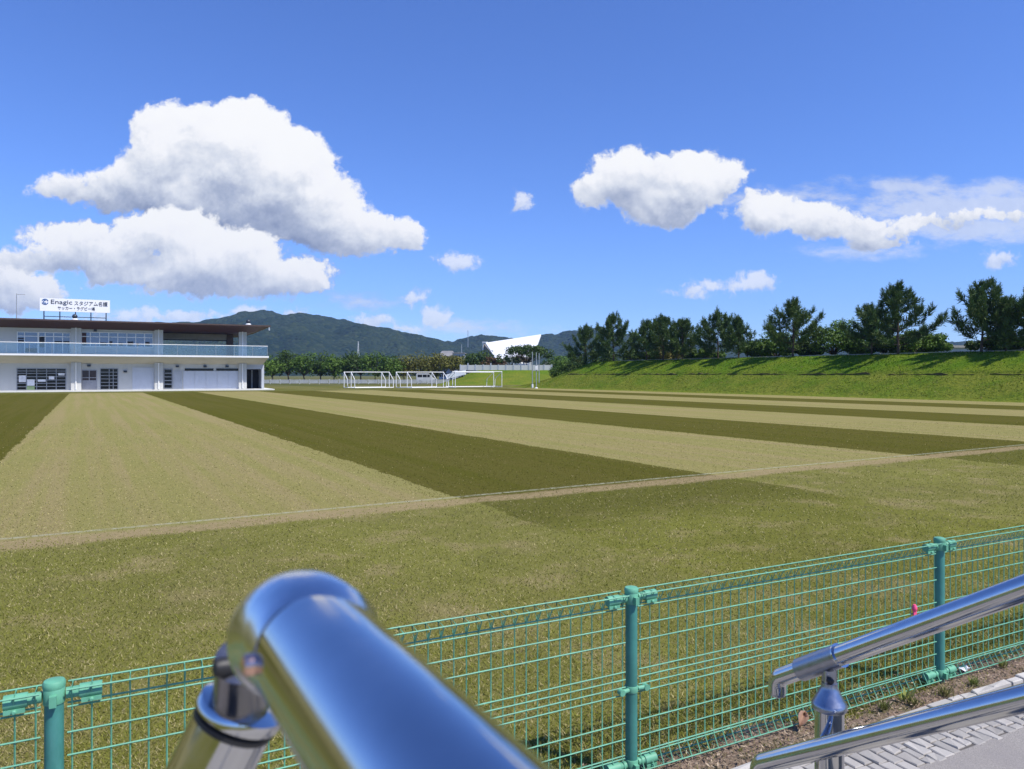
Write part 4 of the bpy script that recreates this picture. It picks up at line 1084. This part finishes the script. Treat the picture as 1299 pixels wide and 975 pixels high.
def panel(x0, x1):
    b = MB(); n = int(round((x1-x0-0.09)/0.05)); xs = [x0+0.045 + (x1-x0-0.09)*i/n for i in range(n+1)]
    zt, zb_ = HF-0.012, 0.036
    tri = 0.052
    # horizontal wires
    zs = [HF*(1-f) for f in (0.19,0.275,0.43,0.47,0.51,0.55,0.70,0.785)]
    for z in zs: b.tube([(xs[0]-0.012,-0.004,z),(xs[-1]+0.012,-0.004,z)], WR*1.15, 5, caps=False)
    for (y,z) in ((0.030,zt),(-0.030,zt-0.004),(0.0,zt-tri),(-0.032,zb_),(0.030,zb_+0.004),(0.0,zb_+tri),(0.0,zt-tri-0.012),(0.0,zb_+tri+0.012)):
        b.tube([(xs[0]-0.012,y,z),(xs[-1]+0.012,y,z)], WR*1.2, 5, caps=False)
    for x in xs:
        b.tube([(x,-0.004,zt-tri*0.5),(x,0.004,zt-tri),(x,0.030,zt),(x,-0.030,zt-0.004),(x,0.0,zt-tri-0.004),(x,0.0,zb_+tri+0.004),(x,-0.032,zb_),(x,0.030,zb_+0.004),(x,0.0,zb_+tri)], WR, 5, caps=False)
    b.build('mesh_panel', M['fence_green'], fence, True)
for k in range(-3, 4): panel(k*FL, (k+1)*FL)

# pink ribbon on the fence left of the third post
u_r = 1157
k_ = (u_r-U0)/F
ar = (k_*FP.y - FP.x)/(FDn.x - k_*FDn.y); q = FP + FDn*ar
zr = H + (V0-776)/F*q.y
rb = thing('ribbon', 'small bright pink ribbon tied to the green mesh fence', 'ribbon', (q.x,q.y,zr), math.atan2(FDn.y,FDn.x))
MB().hexa([(-0.013,-0.016,-0.045),(0.016,-0.016,-0.047),(0.016,-0.010,-0.047),(-0.013,-0.010,-0.045)],[(-0.011,-0.020,0.012),(0.012,-0.020,0.012),(0.012,-0.013,0.012),(-0.011,-0.013,0.012)]).build('tail', M['pink'], rb, bevel=0.002)
MB().lathe([(0.005,-0.012),(0.013,0.0),(0.014,0.012),(0.007,0.028)], 10, (0.0,-0.014,0.015)).build('knot', M['pink'], rb, True)

# ================================================================== HANDRAILS
# ---- near rail (left): level tube on the landing, swivel elbow, collar and leg
RA = 0.0243
def nr(t, ds=0.0, dz=0.0): return st(0.0786+ds, t, H - 0.111 + dz)
hl = thing('near_handrail', 'polished steel handrail close to the viewer, bent down at its end', 'handrail', nr(0.0))
o0 = nr(0.0)
def rel(q): return Vector(q) - o0
path = [rel(nr(-1.6)), rel(nr(-0.8)), rel(nr(0.0)), rel(nr(0.29))]
MB().tube(path, RA, 48).build('rail', M['steel'], hl, True)
# joint elbow: a sleeve over the tube end that turns down
RS = RA + 0.0022; Rb = 0.034; el = [rel(nr(0.290)), rel(nr(0.297, 0.0014, 0.0006))]; T_J = 0.312
for i in range(13):
    a_ = R(38)*i/12
    el.append(rel(nr(T_J + Rb*math.sin(a_), 0.0014-0.003*i/12, 0.0006-Rb*(1-math.cos(a_)))))
tipd = (el[-1]-el[-2]).normalized()
el2 = [el[-1] + tipd*0.004, el[-1] + tipd*0.007]
MB().tube(el + el2, [RA+0.0001, RS] + [RS]*13 + [RS-0.001, RS-0.007], 48).build('elbow', M['steel_matt'], hl, True)
lug = rel(nr(0.318, 0.0225, 0.006)); MB().tube([lug - N*0.012, lug, lug + N*0.010], [0.004,0.0062,0.004], 20).build('clamp_lug', M['steel'], hl, True)
e_end = Vector(el[-1])
ring_c = rel(at(305, 0.412, 899)); leg_dir = Vector((-0.48,-0.10,-1.0)).normalized()
neck0 = rel(at(307, 0.380, 836))
MB().tube([neck0, neck0*0.5 + ring_c*0.5, ring_c + leg_dir*0.004], [0.0135,0.0140,0.0165], 32).build('swivel_neck', M['steel_dark'], hl, True)
MB().lathe([(0.0200,-0.006),(0.0244,-0.003),(0.0248,0.0),(0.0236,0.003),(0.0165,0.005)], 40, ring_c, -leg_dir).build('collar', M['steel'], hl, True)
MB().lathe([(0.0228,-0.009),(0.0231,-0.006),(0.020,-0.005)], 40, ring_c, -leg_dir).build('seal', M['black_rubber'], hl, True)
foot = ring_c + leg_dir*0.95
MB().tube([ring_c + leg_dir*0.008, foot], 0.0225, 40).build('leg', M['steel'], hl, True)
# bolt on the flank of the rail
ray = Vector(((321-U0)/F, 1.0, (V0-842)/F)); cam_o = Vector((0,0,H))
perp = lambda q: q - N*q.dot(N)
ax0 = perp(nr(0.0) - cam_o); rp_ = perp(ray); A_, B_, C_ = rp_.dot(rp_), -2*rp_.dot(ax0), ax0.dot(ax0) - RA*RA
dsc = max(0.0, B_*B_ - 4*A_*C_); lam = (-B_ - math.sqrt(dsc))/(2*A_)
hit = cam_o + ray*lam; nn = perp(hit - nr(0.0)).normalized()
MB().lathe([(0.0042,-0.004),(0.0042,0.0022),(0.0036,0.0036),(0.0018,0.0044),(0.0004,0.0046)], 20, rel(hit), nn).build('bolt', M['copper'], hl, True)
b2p = rel(at(280, 0.372, 846))
MB().lathe([(0.0040,-0.014),(0.0050,0.0),(0.0042,0.003),(0.001,0.004)], 16, b2p, Vector((-0.8,-0.6,0.1)).normalized()).build('knob', M['black_rubber'], hl, True)

# ---- right rail: two tubes going down the steps, post with conical cap
SLP = Vector((N.x, N.y, -0.655)).normalized()
P0 = at(1052, 1.6, 836)
hr = thing('stair_handrail', 'double polished steel handrail running down the steps at the right', 'handrail', (P0.x, P0.y, 0))
o1 = Vector((P0.x, P0.y, 0))
c0 = P0 - o1
RU = 0.0213
MB().tube([c0 - SLP*1.9, c0 - SLP*0.6, c0 - SLP*0.02], RU, 40).build('upper_rail', M['steel'], hr, True)
MB().tube([c0 - SLP*0.030, c0 + SLP*0.088], RU+0.0035, 40).build('sleeve', M['steel_cap'], hr, True)
MB().tube([c0 - SLP*0.033, c0 - SLP*0.0295], RU+0.0040, 40).build('sleeve_rim', M['steel'], hr, True)
ends = [c0 + SLP*0.05, c0 + SLP*0.150]
e_ = Vector(ends[-1]); Rb = 0.032
ang0 = math.asin(-SLP.z); tgt = R(95)
pts = list(ends)
cpos = Vector(e_); ndir = 14
for i in range(ndir):
    a_ = ang0 + (tgt-ang0)*(i+0.5)/ndir; stepl = Rb*(tgt-ang0)/ndir
    cpos = cpos + (N*math.cos(a_) + Vector((0,0,-math.sin(a_))))*stepl; pts.append(Vector(cpos))
pts.append(cpos + Vector((0,0,-0.012)))
MB().tube(pts, 0.0200, 36).build('end_bend', M['steel'], hr, True)
MB().lathe([(0.0192,-0.002),(0.0185,0.006),(0.012,0.010),(0.001,0.012)], 28, pts[-1], (0,0,-1)).build('end_cap', M['steel_dull'], hr, True)
# swivel bracket, cone, post
MB().box((-0.014,-0.010,c0.z-0.056),(0.014,0.010,c0.z-0.016)).build('bracket', M['steel_dull'], hr, bevel=0.004)
MB().lathe([(0.0075,0),(0.0075,0.006),(0.004,0.009)], 14, (-0.004,-0.011,c0.z-0.042), (0,-1,0)).build('bolt', M['black_rubber'], hr, True)
zc = c0.z - 0.106
MB().lathe([(0.0345,-0.002),(0.0365,0.002),(0.0365,0.010),(0.0335,0.014),(0.019,0.042),(0.0165,0.048),(0.0165,0.056)], 40, (0,0,zc)).build('post_cap', M['steel_cap'], hr, True)
MB().tube([(0,0,0.1),(0,0,zc+0.003)], 0.0302, 40).build('post', M['steel'], hr, True)
l0 = c0 + Vector((0.0,0,-0.185))
l_end = l0 + SLP*0.150
lp = [l0 - SLP*1.9, l0 - SLP*0.5, l_end]
cpos = Vector(l_end)
for i in range(10):
    a_ = ang0 + (tgt-ang0)*(i+0.5)/10; cpos = cpos + (N*math.cos(a_) + Vector((0,0,-math.sin(a_))))*(0.036*(tgt-ang0)/10); lp.append(Vector(cpos))
lp.append(cpos + Vector((0,0,-0.02)))
off = -D*0.058   # the lower tube runs on the stair side of the post
MB().tube([q + off for q in lp], RU, 40).build('lower_rail', M['steel'], hr, True)
MB().tube([l0, l0 + off*0.55, l0 + off + Vector((0,0,-0.01))], 0.008, 10).build('rail_arm', M['steel_dull'], hr, True)

# ================================================================== SMALL GROUND DETAIL
def stripe_light(s):
    c = np.ones_like(s); cur = 1; prev = -1e9
    for e in EDGES + [1e9]:
        c = np.where((s >= prev) & (s < e), cur, c); cur = 1-cur; prev = e
    return c
def grass():
    r = np.random.default_rng(5); n = 620000
    # more blades close by, thinning with distance
    y = 1/(r.random(n)*(1/1.6-1/26.0)+1/26.0); x = (r.random(n)*2-1)*(0.80*y+0.6)
    y = y*1.0
    s = D.x*x + D.y*y; t_ = N.x*x + N.y*y
    fb = (x-FP.x)*FNn.x + (y-FP.y)*FNn.y; fa_ = (x-FP.x)*FDn.x + (y-FP.y)*FDn.y
    edge = 0.01 + 0.05*np.sin(fa_*3.1) + 0.04*np.sin(fa_*8.3+1) + r.normal(0,0.07,n)
    keep = (fb > edge) | ((fb > -0.13) & (r.random(n) < 0.45*vnoise(fa_*3.0+30, fb*6+30, 91)))
    keep &= ~((np.abs(t_-(BT+0.06)) < 0.30) & (r.random(n) < 0.75*np.clip(0.4+1.6*(vnoise(s*2.2+50, t_*2.2+50, 77)),0,1)))
    x, y, s, t_, fb = x[keep], y[keep], s[keep], t_[keep], fb[keep]; n = len(x)
    field = t_ > BT + 0.2 + r.normal(0,0.05,n)
    lt = stripe_light(s + r.normal(0,0.06,n))
    cL, cD, cV = np.array(C_LIGHT), np.array(C_DARK), np.array(C_VERGE)
    big = fbm(x*0.45+20, y*0.45+20, 31)[:,None]/0.94; pat = fbm(x*1.3+40, y*1.3+20, 33)[:,None]/0.94
    ver = cV*(1-big)+np.array([0.165,0.168,0.036])*big
    ver = np.where(pat > 0.60, ver*0.5+np.array([0.28,0.22,0.12])*0.5, ver)
    dk = ((lt == 0) & (t_ > 6.7 + r.normal(0,0.45,n)))[:,None]
    ver = np.where(dk, ver*0.35+np.array([0.105,0.104,0.024])*0.65, ver)
    fc = np.where((lt > 0.5)[:,None], cL*(1-0.3*big)+np.array([0.225,0.248,0.062])*0.3*big, cD)  # blades repeat the stripes' light and shade as plain colour
    c = np.where(field[:,None], fc, ver)
    k = r.random((n,1)); straw = np.array(C_STRAW); grn = np.array(C_GREEN)
    fdark = (field & (lt < 0.5))[:,None]
    ps = np.where(fdark, 0.06, 0.24); pg = np.where(fdark, 0.25, 0.30)
    c = np.where(k < ps, c*0.35+straw*0.65, np.where(k < ps+pg, c*0.45+grn*0.55, c))*r.uniform(0.95,1.4,(n,1))
    hgt = np.where(field, 0.009, 0.012)*r.uniform(0.5,1.4,n)*(1+0.02*y)
    hgt = hgt*np.where(fb < 0.45, 1.9, 1.0)
    az = r.uniform(0,2*np.pi,n); ln = r.uniform(0.4,1.8,n)
    tip = np.stack([np.cos(az)*hgt*ln, np.sin(az)*hgt*ln, hgt],1)
    wd = (0.0013 + 0.00042*y)*r.uniform(0.7,1.4,n); a2 = r.uniform(0,2*np.pi,n)
    sd_ = np.stack([np.cos(a2)*wd, np.sin(a2)*wd, np.zeros(n)],1)
    p0 = np.stack([x,y,np.zeros(n)],1)
    co = np.stack([p0-sd_, p0+sd_, p0+tip],1).reshape(-1,3)
    me = bpy.data.meshes.new('grass'); fill(me, co, np.arange(3*n).reshape(n,3))
    ca = me.color_attributes.new('tone','FLOAT_COLOR','POINT'); c4 = np.ones((n,4),np.float32); c4[:,:3] = c
    ca.data.foreach_set('color', np.repeat(c4,3,0).ravel())
    o = link_mesh('grass', me, M['grass']); tag(o, 'short mown turf blades between the fence and the field', 'grass', kind='stuff')
grass()
def chips():
    r = np.random.default_rng(8); n = 9000
    a = r.uniform(-4.5, 6.5, n); b = -0.155 + r.beta(1.2,1.6,n)*0.30
    q = np.array(FP)[None,:] + a[:,None]*np.array(FDn)[None,:] + b[:,None]*np.array(FNn)[None,:]
    q[:,2] = 0.022 + r.random(n)*0.012
    az = r.uniform(0,2*np.pi,n); L_ = r.uniform(0.004,0.013,n); ti = r.normal(0,0.35,n)
    A_ = np.stack([np.cos(az)*L_, np.sin(az)*L_, np.sin(ti)*L_],1); B_ = np.stack([-np.sin(az)*L_*0.35, np.cos(az)*L_*0.35, r.normal(0,0.2,n)*L_*0.35],1)
    v = r.uniform(0.6,1.4,(n,1)); k = r.random((n,1))
    c = np.where(k < 0.5, np.array([[0.25,0.18,0.12]]), np.where(k < 0.85, np.array([[0.46,0.36,0.25]]), np.array([[0.08,0.055,0.035]])))*v
    o = link_mesh('dry_litter', leaf_mesh('dry_litter', q, A_, B_, c), M['leaf']); tag(o, 'dry brown leaf litter and bark under the fence', 'litter', kind='stuff')
chips()
def tuft_plant(name, label, a, b, h, nb, pal, wide, seed, cat, group=None):
    r = np.random.default_rng(seed); q = fp(a, b, 0.012)
    o = thing(name, label, cat, q, 0, group); az = r.uniform(0,2*np.pi,nb); ln = r.uniform(0.3,1.0,nb); hh = h*r.uniform(0.5,1.1,nb)
    A_ = np.stack([np.cos(az)*hh*ln*0.5, np.sin(az)*hh*ln*0.5, hh*0.5],1); C_ = A_.copy() + r.normal(0,0.012,(nb,3))*np.array([[1,1,0]])
    B_ = np.stack([-np.sin(az)*wide, np.cos(az)*wide, np.zeros(nb)],1)*r.uniform(0.6,1.3,(nb,1))
    mf = r.random((nb,1)); c = np.array(pal[0])*(1-mf)+np.array(pal[1])*mf
    link_mesh('leaves', leaf_mesh('leaves', C_, A_, B_, c), M['leaf'], o)
def fab(u, v):   # photo measurement on the ground -> fence coordinates
    q = up((u,v)) - FP; return q.dot(FDn), q.dot(FNn)
WE = [(1150,893,0.085,14,((0.28,0.32,0.06),(0.42,0.42,0.14)),0.010,'yellow green broad leaved weed against the fence left of the third post'),
      (1200,887,0.06,60,((0.12,0.13,0.03),(0.26,0.22,0.09)),0.003,'grass tuft at the foot of the third post'),
      (1160,898,0.05,50,((0.10,0.12,0.03),(0.26,0.22,0.09)),0.003,'grass tuft right of the yellow green weed'),
      (1122,905,0.06,50,((0.07,0.10,0.02),(0.17,0.18,0.05)),0.003,'dark grass tuft left of the yellow green weed'),
      (1236,872,0.045,40,((0.12,0.16,0.03),(0.22,0.24,0.06)),0.004,'small green tuft right of the third post'),
      (1272,850,0.05,45,((0.12,0.15,0.03),(0.24,0.24,0.07)),0.003,'green tuft near the right edge under the fence')]
for i, (u,v,h,nb,pal,wd,lb) in enumerate(WE):
    a,b = fab(u,v); tuft_plant('weed', lb, a, min(b,0.05), h, nb, pal, wd, 900+i, 'weed', 'weeds at the foot of the fence')
a, b = fab(1014, 925)
dl = MB(); n_ = 7; vs_ = []
for i in range(n_):
    f = i/(n_-1); w_ = 0.024*math.sin(math.pi*min(1,f*0.93+0.05)); 
    for j in (-1,-0.5,0,0.5,1): vs_.append((f*0.085-0.04, j*w_, 0.03 + 0.028*j*j + 0.02*math.sin(f*3)))
dl.add(vs_, [(5*i+j,5*i+j+1,5*i+j+6,5*i+j+5) for i in range(n_-1) for j in range(4)])
lo_ = dl.build('dead_leaf', simple('dead_leaf', rgb(150,118,98), 0.8, 0, 0.12, 40), None, True)
so = lo_.modifiers.new('thick','SOLIDIFY'); so.thickness = 0.0012
lo_.location = fp(a, b, 0.02); lo_.rotation_euler = (0.4, -0.5, 0.9); tag(lo_, 'curled brown dead leaf caught at the bottom of the fence', 'leaf')
a, b = fab(1228, 858)
pl_ = MB(); vs_ = []
for i in range(6):
    for j in range(4): vs_.append((0.016*i-0.04+random.uniform(-.008,.008), 0.014*j-0.02+random.uniform(-.006,.006), 0.03+random.uniform(0,.015)))
pl_.add(vs_, [(4*i+j,4*i+j+1,4*i+j+5,4*i+j+4) for i in range(5) for j in range(3)])
po_ = pl_.build('litter_scrap', M['poster'], None, False); po_.location = fp(a, b+0.02, 0.0); po_.rotation_euler = (0,0,0.6); tag(po_, 'crumpled whitish scrap lying inside the fence bottom', 'litter scrap')
s2 = po_.modifiers.new('thick','SOLIDIFY'); s2.thickness = 0.001

# ================================================================== AIR
hz = MB().box((-2600,-60,-1.2),(2600,2700,260))
hm = bpy.data.materials.new('haze'); hm.use_nodes = True; hn = hm.node_tree; hn.nodes.clear()
pv_ = hn.nodes.new('ShaderNodeVolumePrincipled'); pv_.inputs['Color'].default_value = (0.42,0.64,1.0,1); pv_.inputs['Density'].default_value = 0.00013; pv_.inputs['Anisotropy'].default_value = 0.0
ho = hn.nodes.new('ShaderNodeOutputMaterial'); hn.links.new(pv_.outputs[0], ho.inputs['Volume'])
HAZE = True
if HAZE: tag(hz.build('haze', hm), kind='stuff')
